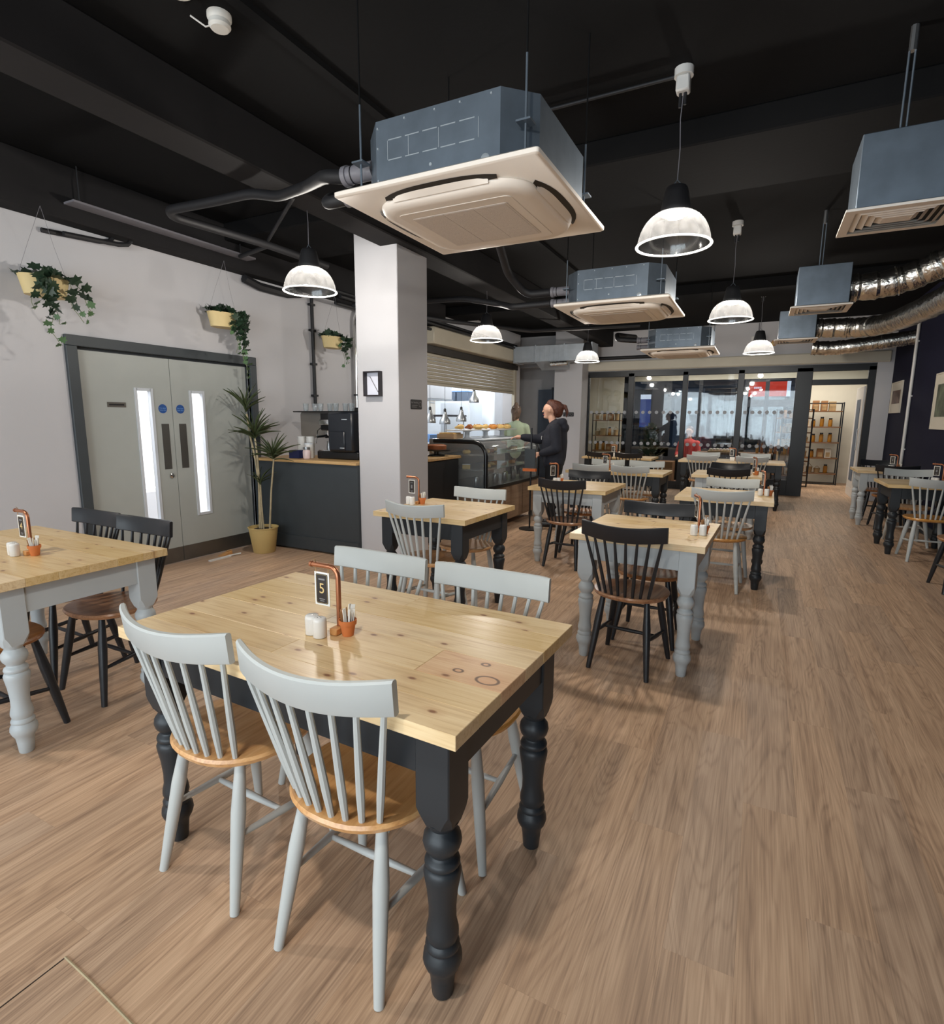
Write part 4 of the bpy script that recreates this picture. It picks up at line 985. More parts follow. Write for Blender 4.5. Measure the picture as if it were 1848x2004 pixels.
t = thing('junction_box', 'white junction box on the wall above the far glazing', 'box', (-.2, YF-.03, 2.92)); MB().bbox(-.12, .12, -.05, .02, -.12, .12, .006).build('body', 'plastic_white', t); MB().rod((0, -.02, .12), (0, -.02, .36), .01).build('conduit', 'grey_pipe', t)
for x, z, side in ((-1.9, 2.86, 'left'), (.05, 2.9, 'right')):
    t = thing('warning_sticker', 'small yellow warning sticker on the wall above the far glazing, %s' % side, 'sticker', (x, YF-.002, z)); MB().prism([(-.06, -.05), (.06, -.05), (0, .06)], 0, .001, Matrix.Rotation(PI/2, 4, 'X')).build('triangle', 'goods_amber', t, smooth=False)
    MB().prism([(-.03, -.03), (.03, -.03), (0, .03)], .001, .002, Matrix.Rotation(PI/2, 4, 'X')).build('symbol', 'pastry_pale', t, smooth=False)
pipe('bent_pipe', [(-3.3, YF-.13, 2.74), (-1.6, YF-.13, 2.74), (-1.4, YF-.13, 2.98), (-1.35, YF-.13, 3.28)], .035, 'black_pipe', 'dark bent pipe on the wall behind the farthest air conditioner')
# detectors
t = thing('smoke_detector', 'white smoke detector on the ceiling with a trailing cable, top left', 'detector', (-2.44, 2.09, ZC))
MB().lathe([(.055, 0), (.055, -.02), (.048, -.03), (.05, -.05), (.04, -.062), (.01, -.064)], 22).build('body', 'smoke_detector', t); MB().tube([(-.03, 0, -.03), (-.06, -.03, -.05), (-.1, -.08, -.02)], .004, 6).build('cable', 'plastic_white', t)
t = thing('ceiling_sounder', 'white ceiling sounder cut by the top edge of the photo', 'detector', (-2.42, 1.86, ZC)); MB().lathe([(.075, 0), (.075, -.03), (.06, -.045), (.01, -.048)], 24).build('body', 'smoke_detector', t); MB().lathe([(.03, -.046), (.028, -.055)], 16).build('lens', 'plastic_white', t)
t = thing('heat_detector', 'small pale detector on the ceiling between the aisle lamps', 'detector', tuple(px(1362, 566, 2, ZC))); MB().lathe([(.05, 0), (.05, -.025), (.035, -.045), (.005, -.047)], 16).build('body', 'smoke_detector', t); MB().lathe([(.012, -.045), (.012, -.055)], 8).build('lens', 'plastic_white', t)
# right wall: white conduit and pictures
t = thing('wall_conduit', 'white vertical conduit on the navy right wall', 'pipe', (XR-.025, 10.68, .62)); MB().rod((0, 0, 0), (0, 0, 2.6), .022, n=12).build('pipe', 'plastic_white', t)
for z in (.4, 1.2, 2.0): MB().box(-.004, .025, -.032, .032, z-.01, z+.01).build('clip', 'plastic_white', t, smooth=False)
def picture(label, y0, y1, z0, z1, art, mount):
    t = thing('framed_picture', label, 'picture', (XR, (y0+y1)/2, z0), group='framed pictures on the navy wall'); h = (y1-y0)/2; H = z1-z0
    fr = MB(); e = .018
    fr.box(-.02, 0, -h, -h+e, 0, H).box(-.02, 0, h-e, h, 0, H).box(-.02, 0, -h+e, h-e, 0, e).box(-.02, 0, -h+e, h-e, H-e, H); fr.build('frame', 'art_paper', t, smooth=False)
    MB().box(-.010, -.004, -h+e, h-e, e, H-e).build('mount', 'art_paper', t, smooth=False); MB().box(-.012, -.010, -h+mount, h-mount, mount*1.3, H-mount*1.2).build('print', art, t, smooth=False)
picture('small framed brown print nearer the far glazing on the navy wall', 11.35, 12.2, 1.58, 2.10, 'art_brown', .12)
picture('large framed green print cut by the right edge on the navy wall', 8.3, 9.35, 1.34, 2.05, 'art_green', .12)

# ------------------------------------------------------------------ hanging ivy baskets
def ivy_leaf(m):
    o = [(0, -.1), (.22, -.28), (.30, -.02), (.62, -.08), (.40, .30), (.50, .62), (.18, .62), (0, 1.0), (-.18, .62), (-.50, .62), (-.40, .30), (-.62, -.08), (-.30, -.02), (-.22, -.28)]
    v = [(x, y, .12*abs(x)-.08*y*y) for x, y in o]+[(0, .25, -.03)]; n = len(o)
    me = MB().add(v, [(i, (i+1) % n, n) for i in range(n)]).mesh('leaf', True, 80); me.materials.append(MATS[m]); return me
IVY = [ivy_leaf('ivy_leaf'), ivy_leaf('ivy_leaf_young')]
def ivy_basket(label, y, z, yaw, seed, rx=.17, ry=.10, trails=()):
    rnd = random.Random(seed)
    t = thing('ivy_planter', label, 'hanging plant', (XL+.18, y, z), yaw, 'cream planters of trailing ivy on the left wall')
    MB().lathe([(.80, 0), (.98, .13), (1.0, .135), (.96, .135), (.93, .12), (.02, .12)], 28, sx=rx, sy=ry).build('planter', 'pot_cream', t)
    for sx in (-1, 1): MB().tube([(sx*rx*.95, 0, .13), (sx*rx*.5, -.02, .36), (0, -.06, .62)], .0012, 5).build('chain', 'grey_pipe', t)
    def leaf(p, s, young, droop):
        p = Vector(p); p.y = min(p.y, .06)
        o = link('leaf', IVY[1 if young else 0], t, p, (rnd.uniform(-.5, .5)+droop, rnd.uniform(-.6, .6), rnd.uniform(-1.0, 1.0))); o.scale = (s, s, s)
    for i in range(44):
        a = rnd.uniform(0, 2*PI); r = rnd.uniform(.2, 1.05)
        leaf((rx*r*math.cos(a), ry*r*math.sin(a), .135+rnd.uniform(0, .07)*(1.2-r)), rnd.uniform(.058, .085), False, rnd.uniform(.2, 1.1))
    for (u, fwd_, length, sway) in trails:
        pts = []; n = max(4, int(length/.045))
        for k in range(n+1):
            s = k/n; pts.append(Vector((rx*u+sway*s+.02*math.sin(k*1.3), -ry*fwd_-.03*math.sin(PI*min(1, s*2)), .14+.03*math.sin(PI*min(1, s*4))-length*s)))
        MB().tube(pts, .0022, 5).build('stem', 'ivy_stem', t)
        for k in range(1, n+1):
            s = k/n
            for q in range(2 if s < .55 else 1):
                sz = (.080-.038*s)*rnd.uniform(.85, 1.15)
                leaf(pts[k]+Vector((rnd.choice((-1, 1))*.018, -.010, rnd.uniform(-.01, .01))), sz, s > .72, PI+rnd.uniform(-1.1, -.4))
    return t
# planter local x runs along the wall, local -y faces the room
ivy_basket('ivy planter nearest the camera, high on the wall left of the grey door', 2.40, 2.30, PI/2, 1, trails=((-.35, .9, .50, .06), (-.6, .8, .26, -.02), (.55, .7, .30, .10), (.95, .4, .22, .16), (-.1, 1.0, .34, .03)))
ivy_basket('ivy planter above the right corner of the grey door', 3.96, 2.30, PI/2, 2, trails=((.3, .9, .38, .02), (.05, 1.0, .20, .03), (.45, 1.0, .30, .0), (.75, .8, .52, .04), (1.0, .4, .36, .05), (.6, .9, .62, .08)))
ivy_basket('ivy planter above the coffee machine', 5.55, 2.28, PI/2, 3, trails=((.5, .9, .36, .02), (.8, .7, .30, .05), (.2, .9, .16, .0), (.6, 1.0, .26, .03)))

# ------------------------------------------------------------------ dracaena in a bucket
t = thing('potted_dracaena', 'tall dracaena in a cream bucket between the grey door and the counter', 'plant', (-4.66, 4.17, 0))
MB().lathe([(.108, 0), (.112, .004), (.150, .262), (.157, .266), (.157, .274), (.149, .274), (.144, .25), (.004, .25)], 32).build('bucket', 'pot_yellow', t)
MB().lathe([(.14, .235), (.10, .25), (.002, .252)], 20).build('soil', 'soil', t)
lf = MB(); n = 7; A = []; B = []; C = []
for i in range(n+1):
    s = i/n; w = .5*(math.sin(PI*min(1, .12+s*.95))**.7) if s < .99 else .02
    A.append((-w, s, .10*abs(w)-.30*s*s)); B.append((0, s, -.30*s*s-.02)); C.append((w, s, .10*abs(w)-.30*s*s))
lf.add(A+B+C, [(i, i+1, n+2+i, n+1+i) for i in range(n)]+[(n+1+i, n+2+i, 2*n+3+i, 2*n+2+i) for i in range(n)])
DL = lf.mesh('leaf', True, 80); DL.materials.append(MATS['dracaena_leaf'])
rnd = random.Random(5)
def toP(x, y): return px(x, y, 1, 4.17)-Vector((-4.66, 4.17, 0))
CANES = [([(508, 1020), (507, 945), (500, 900), (489, 850), (483, 810)], .012), ([(512, 1022), (508, 960), (505, 905), (501, 870), (499, 858)], .011), ([(527, 1022), (531, 960), (534, 925), (536, 898)], .010), ([(516, 1022), (512, 985), (510, 948)], .008)]
HEADS = [((481, 805), .27, 22, .55), ((499, 858), .30, 34, .95), ((535, 898), .27, 32, .95), ((510, 948), .18, 14, .8)]
for pts, r in CANES:
    P = [toP(*p) for p in pts]; P[0].z = .22; MB().tube(P, [r*(1-.25*i/len(P)) for i in range(len(P))], 8).build('cane', 'cane', t)
for (p, ln, cnt, spread) in HEADS:
    c = toP(*p)
    for i in range(cnt):
        az = i*2.399+rnd.uniform(-.3, .3); el = 1.35-1.15*spread*(i/cnt)+rnd.uniform(-.12, .12)
        o = link('leaf', DL, t, c+Vector((0, 0, rnd.uniform(-.01, .05)))); o.rotation_euler = Euler((el, rnd.uniform(-.2, .2), az)); l_ = ln*rnd.uniform(.75, 1.1); o.scale = (.016, l_, l_*.9)

# ------------------------------------------------------------------ coffee counter
KZ = .955
o = thing('coffee_counter', 'charcoal panelled front of the coffee counter left of the column', 'counter', (-4.3, 4.75, 0))
MB().box(-.68, .73, -.33, -.29, .09, KZ).build('front_panel', 'counter_charcoal', o, smooth=False); MB().box(-.68, .73, -.345, -.33, .02, .16).build('plinth', 'counter_charcoal', o, smooth=False)
MB().box(-.68, -.64, -.29, .30, .02, KZ).build('end_panel', 'counter_black', o, smooth=False); MB().box(-.64, .73, -.28, .30, .02, KZ).build('carcass', 'counter_black', o, smooth=False)
o = thing('counter_return', 'black side counter running from the column to the display case', 'counter', (-3.57, 5.55, 0))
MB().box(-.28, .28, -.485, .44, .02, KZ).build('carcass', 'counter_black', o, smooth=False); MB().box(.28, .295, -.485, .44, .09, KZ-.01).build('side_panel', 'counter_black', o, smooth=False)
w_ = MB().bbox(-5.0, -3.575, 4.40, 5.06, KZ, .988, .004); w_.bbox(-3.87, -3.24, 5.06, 6.0, KZ, .988, .004); w_ = w_.build('worktop', 'counter_oak'); tag(w_, 'pale oak worktop on the coffee counter', 'worktop')
CT = .9885
# espresso machine
m_ = thing('espresso_machine', 'black espresso machine on the counter left of the column', 'coffee machine', (-4.15, 4.84, CT))
MB().bbox(-.15, .42, -.20, .24, 0, .085, .01).build('base', 'machine_dark', m_); MB().bbox(.06, .40, -.26, .24, .085, .50, .02).build('side_body', 'machine_black', m_)
MB().bbox(-.22, .06, -.06, .24, .30, .50, .012).build('head', 'machine_dark', m_); MB().bbox(-.15, .06, .12, .24, .085, .31, .01).build('back', 'chrome', m_)
MB().bbox(-.20, .05, -.10, -.06, .36, .42, .008).build('control_bar', 'chrome', m_); MB().bbox(.10, .30, -.275, -.258, .10, .30, .01).build('front_plate', 'machine_black', m_)
MB().box(.24, .30, -.2785, -.2755, .125, .131).build('badge', 'bead_white', m_, smooth=False); MB().box(.26, .33, -.2635, -.2600, .42, .426).build('badge', 'bead_white', m_, smooth=False)
for x in (-.10, .02):
    MB().lathe([(.032, .27), (.036, .30)], 18, (x, -.06, 0)).build('group_head', 'chrome', m_); q = MB().lathe([(.03, .235), (.034, .27)], 18, (x, -.06, 0)).build('portafilter', 'chrome', m_); MB().rod((x, -.08, .25), (x, -.24, .235), .012, n=10).build('handle', 'machine_dark', q)
MB().tube([(-.20, -.02, .36), (-.22, -.10, .30), (-.21, -.14, .16)], .006, 8).build('steam_wand', 'chrome', m_); MB().bbox(-.14, .05, -.18, .10, .085, .095, .002).build('drip_tray', 'chrome', m_)
MB().prism(rrect(.20, .15, .04), 0, .008, Matrix.Translation((-.47, .16, .36)) @ Euler((PI/2, 0, .25)).to_matrix().to_4x4()).build('splash_panel', 'smoke_panel', m_)
MB().bbox(-.66, .40, -.02, .24, .50, .515, .004).build('cup_tray', 'machine_dark', m_)
t = thing('milk_jug', 'small steel milk jug under the espresso machine', 'jug', (-4.20, 4.74, CT+.0955)); MB().lathe([(.036, 0), (.038, .03), (.03, .075), (.034, .09)], 18).build('body', 'brushed_steel', t); MB().tube([(.034, 0, .075), (.06, 0, .06), (.037, 0, .02)], .004, 6).build('handle', 'brushed_steel', t)
gp = None
GL = ['leftmost', 'second', 'third', 'fourth', 'fifth', 'sixth', 'seventh', 'rightmost']
for i in range(8):
    lab = '%s glass tumbler on top of the espresso machine' % GL[i]
    if gp is None:
        gp = thing('glass_tumbler', lab, 'glass', group='glass tumblers on the espresso machine'); MB().lathe([(.026, 0), (.034, .085), (.031, .085), (.024, .006), (.001, .006)], 16, caps=False).build('tumbler', 'tumbler_glass', gp)
        MB().lathe([(.026, 0), (.026, .007)], 16).build('foot', 'tumbler_glass', gp); t = gp
    else: t = copy_tree(gp, label=lab)
    t.location = (-4.72+i*.112, 4.94+.03*(i % 2), CT+.5155)
for i, (x, y) in enumerate(((-4.615, 4.74), (-4.50, 4.76))):
    t = thing('cup_stack', '%s tall stack of white cups beside the espresso machine' % ('left', 'right')[i], 'cups', (x, y, CT), group='stacks of white cups')
    for k in range(9): MB().lathe([(.040, k*.024), (.046, k*.024+.034), (.048, k*.024+.034), (.048, k*.024+.040), (.043, k*.024+.040)], 18).build('cup', 'ceramic_white', t)
t = thing('blue_box', 'navy blue box in front of the cup stacks', 'box', (-4.535, 4.58, CT)); b_ = MB().bbox(-.07, .07, -.05, .05, 0, .085, .003).build('body', 'box_blue', t); MB().box(-.06, .06, -.04, .04, .085, .087).build('flap', 'box_blue', t, smooth=False)
t = thing('storage_jar', 'glass jar of pink sweets beside the blue box', 'jar', (-4.37, 4.56, CT)); MB().lathe([(.036, 0), (.042, .01), (.044, .075), (.036, .095)], 20).build('contents', 'jar_pink', t); MB().lathe([(.036, .095), (.037, .105), (.037, .125)], 20).build('lid', 'brushed_steel', t)
t = thing('white_canister', 'white canister behind the jar of sweets', 'canister', (-4.425, 4.655, CT)); MB().lathe([(.048, 0), (.05, .01), (.05, .15)], 20).build('body', 'ceramic_white', t); MB().lathe([(.052, .15), (.052, .165), (.01, .17)], 20).build('lid', 'fridge_white', t)
# framed box and signs on the near column
t = thing('shadow_box', 'black deep box frame with a white inside on the column front', 'picture', (-3.36, 4.45, 1.635))
fb = MB(); H_, W_, D_ = .235, .19, .055
fb.box(-W_/2, -W_/2+.012, -D_, 0, 0, H_).box(W_/2-.012, W_/2, -D_, 0, 0, H_).box(-W_/2+.012, W_/2-.012, -D_, 0, 0, .012).box(-W_/2+.012, W_/2-.012, -D_, 0, H_-.012, H_); fb.build('frame', 'frame_black', t, smooth=False)
MB().box(-W_/2+.012, W_/2-.012, -.006, -.001, .012, H_-.012).build('backing', 'frosted_white', t, smooth=False); MB().rod((-.045, -.012, .19), (.05, -.012, .04), .0035, n=6).build('rod', 'grey_pipe', t)
def no_smoking(loc, rz, label, w=.20, h=.095):
    t = thing('no_smoking_sign', label, 'sign', loc, rz, 'black no smoking signs'); Mf = Matrix.Rotation(PI/2, 4, 'X')
    MB().prism(rrect(w/2, h/2, .012), 0, .004, Mf).build('plate', 'sign_black', t)
    text('lettering', 'No Smoking', .026, 'card_grey', t, (-.03, -.0045, .018), (PI/2, 0, 0))
    for z, l_ in ((-.010, .10), (-.026, .085)): MB().box(-.08, -.08+l_, -.0046, -.0042, z-.003, z+.003).build('small_print', 'card_grey', t, smooth=False)
    ri = MB(); n = 24; vs = []
    for r in (.026, .021): vs += [Mf @ Vector((.070+r*math.cos(2*PI*i/n), r*math.sin(2*PI*i/n), .0045)) for i in range(n)]
    ri.add(vs, [(i, (i+1) % n, n+(i+1) % n, n+i) for i in range(n)]); ri.build('symbol', 'card_grey', t, smooth=False)
no_smoking((-3.08+.0005, 4.75, 1.565), PI/2, 'black no smoking sign on the near white column')
no_smoking((px(1113, 811, 1, 11.9).x, 11.8995, px(1113, 811, 1, 11.9).z), 0, 'black no smoking sign on the far white column', .24, .09)

# ------------------------------------------------------------------ curved glass cake display case
DX, DY0, DY1 = -2.93, 6.03, 7.85
t = thing('display_case', 'curved glass cake display case on a tan cabinet', 'display case', (0, 0, 0))
MB().box(-3.72, DX-.01, DY0, DY1, .10, .56).build('cabinet', 'tan_panel', t, smooth=False)
for y0, y1 in ((DY0+.02, DY0+.60), (DY0+.62, DY0+1.20), (DY0+1.22, DY1-.02)): MB().box(DX-.012, DX+.004, y0, y1, .115, .545).build('cabinet_panel', 'tan_panel', t, smooth=False)
for y in (DY0+.06, DY1-.1): MB().box(DX-.10, DX-.04, y, y+.05, 0, .10).build('foot', 'brushed_steel', t, smooth=False); MB().box(-3.68, -3.62, y, y+.05, 0, .10).build('foot', 'brushed_steel', t, smooth=False)
MB().bbox(-3.74, DX+.01, DY0-.01, DY1+.01, .56, .60, .004).build('deck', 'machine_dark', t)
prof = [(DX, .60), (DX, .98)]+[(DX-.17+.17*math.cos(a), .98+.17*math.sin(a)) for a in (PI/8, PI/4, 3*PI/8, PI/2)]+[(-3.66, 1.155)]
def frame_at(y): MB().tube([(x, y, z) for x, z in prof], .026, 10).build('end_frame', 'machine_dark', t)
frame_at(DY0+.02); frame_at(DY1-.02)
gl = MB(); n = len(prof); gl.add([(x, y, z) for y in (DY0+.02, DY1-.02) for x, z in prof], [(i, i+1, n+i+1, n+i) for i in range(n-1)]); gl.build('curved_glass', 'case_glass', t)
for y in (DY0+.02, DY1-.02): MB().add([(x, y, z) for x, z in prof]+[(-3.66, y, .60)], [tuple(range(n+1))]).build('end_glass', 'case_glass', t)
MB().bbox(-3.72, -3.66, DY0, DY1, .60, 1.18, .004).build('back_frame', 'brushed_steel', t)
for z in (.80, .985): MB().box(-3.64, DX-.05, DY0+.06, DY1-.06, z-.004, z+.004).build('shelf', 'tumbler_glass', t, smooth=False)
MB().bbox(-3.74, -3.10, DY0+.3, DY1-.06, 1.158, 1.175, .003).build('top_shelf', 'fridge_white', t)
rnd = random.Random(11)
def pastry(kind, x, y, z, label, s=1.0):
    o = thing(kind, label, 'pastry', (x, y, z), rnd.uniform(0, 3), 'cakes and pastries of the display case')
    c = rnd.choice(('pastry', 'pastry_dark', 'pastry_pale'))
    if kind == 'bun':
        MB().lathe([(.03*s, 0), (.05*s, .012*s), (.052*s, .03*s), (.038*s, .05*s), (.008*s, .056*s)], 14).build('bun', c, o); MB().lathe([(.03*s, .051*s), (.012*s, .060*s)], 10).build('glaze', 'pastry_dark', o)
    elif kind == 'cake_slice':
        MB().prism([(-.03*s, -.05*s), (.05*s, 0), (-.03*s, .05*s)], 0, .05*s).build('sponge', c, o, smooth=False); MB().prism([(-.03*s, -.05*s), (.05*s, 0), (-.03*s, .05*s)], .05*s, .06*s).build('icing', 'ceramic_white', o, smooth=False)
    else:
        MB().tube([(-.07*s, .02*s, .02*s), (-.035*s, 0, .028*s), (0, -.008*s, .03*s), (.035*s, 0, .028*s), (.07*s, .02*s, .02*s)], [.008*s, .022*s, .03*s, .022*s, .008*s], 10).build('dough', c, o)
        for u in (-.03, 0, .03): MB().tube([(u*s, -.02*s, .03*s), (u*s, 0, .056*s), (u*s, .02*s, .03*s)], .006*s, 6).build('fold', 'pastry_dark', o)
ORD = ['first', 'second', 'third', 'fourth', 'fifth', 'sixth', 'seventh', 'eighth', 'ninth', 'tenth']
# tray of pastries carried on cake stands above the case
t = thing('pastry_board', 'white raised tray of pastries on top of the display case', 'tray', (-3.40, 7.00, 1.1755))
MB().bbox(-.16, .16, -.85, .72, .105, .118, .003).build('tray', 'ceramic_white', t)
for y in (-.55, 0, .55): MB().lathe([(.06, 0), (.035, .02), (.03, .08), (.07, .105)], 16, (0, y, 0)).build('stand', 'fridge_white', t)
for i in range(10): pastry(('croissant', 'bun')[i % 3 == 2], -3.34+.05*((i*7) % 3-1), 6.25+i*.155, 1.294, '%s pastry from the left on the raised tray' % ORD[i], 1.15)
for k, (z, nm) in enumerate(((.8045, 'lower'), (.9895, 'upper'))):
    for i in range(6): pastry(('cake_slice', 'bun', 'croissant')[(i+k) % 3], -3.22+.08*((i*5) % 3-1), DY0+.22+i*.27, z, '%s cake from the left on the %s glass shelf' % (ORD[i], nm), 1.0)
bp = None
for i in range(11):
    lab = ('%s drink can from the left on the bottom deck of the case' % (ORD+['last'])[i])
    if bp is None:
        bp = thing('drink_can', lab, 'can', group='drinks on the bottom deck of the display case'); MB().lathe([(.026, 0), (.031, .008), (.031, .10), (.024, .115)], 16).build('body', 'brushed_steel', bp); MB().lathe([(.024, .115), (.024, .118)], 14).build('lid', 'chrome', bp); c = bp
    else: c = copy_tree(bp, label=lab)
    c.location = (-3.12+.05*(i % 2), DY0+.14+i*.15, .6005)
    if i == 6:
        c['label'] = 'green drink can on the bottom deck of the case'; c.children[0].data = c.children[0].data.copy(); c.children[0].data.materials[0] = MATS['green_can']
# things on the side counter
t = thing('cake_stand', 'dark round cake stand on the side counter', 'cake stand', (-3.45, 5.76, CT)); MB().lathe([(.10, 0), (.10, .012), (.03, .02), (.03, .05), (.17, .06), (.175, .075), (.165, .078)], 28).build('stand', 'machine_dark', t); MB().lathe([(.12, .078), (.12, .12), (.10, .135)], 22).build('cake', 'pastry_dark', t)
t = thing('syrup_bottle', 'dark bottle with a magenta cap on the side counter', 'bottle', (-3.70, 5.60, CT)); MB().lathe([(.036, 0), (.038, .01), (.038, .17), (.03, .2)], 18).build('body', 'machine_dark', t); MB().lathe([(.038, .2), (.04, .215), (.03, .25), (.008, .262)], 16).build('cap', 'magenta', t)
t = thing('bread_basket', 'brown bread loaf beside the column on the counter', 'bread', (-3.76, 5.45, CT)); MB().tube([(0, -.12, .05), (0, -.06, .06), (0, .06, .06), (0, .12, .05)], [.03, .06, .06, .03], 14).build('loaf', 'pastry_dark', t); MB().tube([(-.03, -.05, .105), (0, -.05, .118), (.03, -.05, .105)], .008, 6).build('score', 'pastry_pale', t)
t = thing('serving_tongs', 'steel serving tongs leaning over the side counter', 'tongs', (-3.62, 5.98, 1.0)); MB().rod((0, 0, 0), (-.10, -.22, .12), .007).build('arm', 'brushed_steel', t); MB().rod((.02, 0, 0), (-.10, -.22, .12), .007).build('arm', 'brushed_steel', t)
t = thing('cake_box', 'pale wooden box of cakes on the end of the display case', 'box', (-3.48, 6.18, 1.1815)); MB().box(-.14, .10, -.12, .12, 0, .06).build('box', 'counter_oak', t, smooth=False); MB().box(-.12, .08, -.10, .10, .06, .075).build('cakes', 'pastry_pale', t, smooth=False)
# sign panel on a post in front of the case
t = thing('post_sign', 'dark panel with an orange ledge on a thin black post beside the hoodie lady', 'sign', (-2.62, 6.75, 0))
MB().lathe([(.14, 0), (.14, .012), (.02, .02)], 20).build('base', 'machine_dark', t); MB().rod((0, 0, .01), (0, 0, 1.32), .011, n=10).build('post', 'machine_dark', t)
MB().box(-.085, .06, -.012, .012, .80, 1.05).build('panel', 'trim_charcoal', t, smooth=False); MB().box(-.10, .075, -.035, .02, .765, .80).build('ledge', 'orange_trim', t, smooth=False)

# ------------------------------------------------------------------ kitchen behind the hatch
kb = MB(); kb.box(-8.3, -8.2, 6.9, 13.2, 0, 2.95).box(-8.2, XL-T, 6.8, 6.9, 0, 2.95).box(-8.2, -5.6, 13.1, 13.2, 0, 2.95).box(-5.7, -5.6, 12.1, 13.1, 0, 2.95).box(-8.3, XL-T, 6.8, 13.2, 2.88, 2.95)
struct('wall_kitchen', kb, 'wall_kitchen', label='bright white kitchen walls behind the hatch')
o = struct('trim_7', MB().bbox(XL-T-.05, XL+.10, H0-.05, H1+.05, .98, 1.02, .004), 'brushed_steel', label='steel sill of the kitchen hatch')
t = thing('extractor_hood', 'large pale extractor hood in the kitchen', 'hood', (-6.9, 10.3, 1.86)); MB().bbox(-.75, .55, -1.1, 1.0, .0, .78, .01).build('canopy', 'hood_white', t); MB().box(-.76, .57, -1.12, 1.02, -.02, .0).build('rim', 'brushed_steel', t, smooth=False); MB().box(-.02, .0, -1.105, -1.10, .0, .78).build('seam', 'grey_pipe', t, smooth=False)
t = thing('fridge', 'tall white fridge at the back of the kitchen', 'fridge', (-6.7, 12.4, 0)); MB().bbox(-.4, .4, -.35, .35, .05, 1.86, .01).build('body', 'fridge_white', t); MB().box(.40, .415, -.33, .33, .10, 1.82).build('door', 'fridge_white', t, smooth=False); MB().box(-.38, .38, -.365, -.35, .10, 1.82).build('side_panel', 'fridge_white', t, smooth=False); MB().box(-.3, .3, -.3, .3, 0, .05).build('feet', 'machine_dark', t, smooth=False)
for i in range(2):
    t = thing('blue_bin', '%s blue storage box on top of the fridge' % ('left', 'right')[i], 'box', (-6.85+i*.34, 12.25, 1.862)); MB().bbox(-.15, .15, -.18, .18, 0, .22, .01).build('box', 'facade_slate', t); MB().box(-.155, .155, -.185, .185, .22, .24).build('lid', 'sign_pale', t, smooth=False)
t = thing('prep_counter', 'steel preparation counter inside the kitchen hatch', 'counter', (-5.75, 9.7, 0)); MB().bbox(-.35, .42, -1.7, 1.7, .84, .90, .004).build('top', 'brushed_steel', t)
for y in (-1.6, 0, 1.6):
    for x in (-.3, .36): MB().rod((x, y, 0), (x, y, .84), .02).build('leg', 'brushed_steel', t)
MB().box(-.30, .36, -1.65, 1.65, .28, .30).build('shelf', 'brushed_steel', t, smooth=False)
t = thing('gantry_shelf', 'steel gantry shelf with a dark top in the kitchen', 'shelf', (-6.3, 10.9, .9)); MB().box(-.3, .3, -.45, .45, .58, .62).build('shelf', 'frame_black', t, smooth=False)
for y in (-.4, .4): MB().rod((.25, y, 0), (.25, y, .58), .015).build('post', 'brushed_steel', t); MB().rod((-.25, y, 0), (-.25, y, .58), .015).build('post', 'brushed_steel', t)
MB().box(-.25, .25, -.40, .40, .0, .03).build('base', 'brushed_steel', t, smooth=False)
hp = None
for i, (x, y, side) in enumerate(((842, 828, 'leftmost'), (871, 830, 'second from left'), (903, 825, 'third from left'), (928, 788, 'highest'))):
    X_ = -5.45; P = px(x, y, 0, X_); lab = '%s silver heat lamp hanging in the kitchen hatch' % side
    if hp is None:
        hp = thing('heat_lamp', lab, 'heat lamp', group='silver heat lamps in the hatch'); MB().lathe([(.105, 0), (.108, .012), (.102, .075), (.05, .15), (.036, .22), (.036, .235)], 22, caps=False).build('shade', 'brushed_steel', hp); MB().lathe([(.026, .232), (.026, .28), (.014, .30)], 12).build('holder', 'machine_dark', hp)
        MB().lathe([(.03, .02), (.04, .05), (.02, .1)], 14).build('bulb', 'sign_white_lit', hp); MB().rod((0, 0, .28), (0, 0, 1.9), .004, n=6).build('cord', 'machine_dark', hp); t = hp
    else: t = copy_tree(hp, label=lab)
    t.location = P; 
for i in range(3):
    t = thing('order_sheet', 'white order sheet pinned on the kitchen hood, %s' % ('left', 'middle', 'right')[i], 'paper', (-6.346, 9.75+i*.33, 1.62)); MB().box(0, .003, -.14, .14, -.22, .20).build('sheet', 'paper_white', t, smooth=False); MB().box(.003, .006, -.1, .1, .14, .17).build('print', 'bead_white', t, smooth=False)
t = thing('plastic_crate', 'pale blue plastic crate on the kitchen counter', 'crate', (-5.55, 8.95, .9005)); cb = MB()
cb.box(-.2, .2, -.25, .25, 0, .02).box(-.2, -.18, -.25, .25, .02, .24).box(.18, .2, -.25, .25, .02, .24).box(-.18, .18, -.25, -.23, .02, .24).box(-.18, .18, .23, .25, .02, .24); cb.build('body', 'sign_pale', t, smooth=False); MB().box(-.17, .17, -.22, .22, .02, .16).build('contents', 'fridge_white', t, smooth=False)
t = thing('plate_stack', 'stack of white plates on the kitchen counter', 'plates', (-5.5, 8.35, .9005)); 
for k in range(9): MB().lathe([(.07, k*.016), (.12, k*.016+.014), (.12, k*.016+.017), (.06, k*.016+.010)], 22).build('plate', 'ceramic_white', t)
t = thing('soap_dispenser', 'white soap dispenser on the kitchen back wall', 'dispenser', (-8.19, 9.0, 1.35)); MB().bbox(0, .1, -.09, .09, 0, .3, .01).build('body', 'fridge_white', t); MB().box(.1, .104, -.04, .04, .12, .2).build('window', 'sign_black', t, smooth=False)

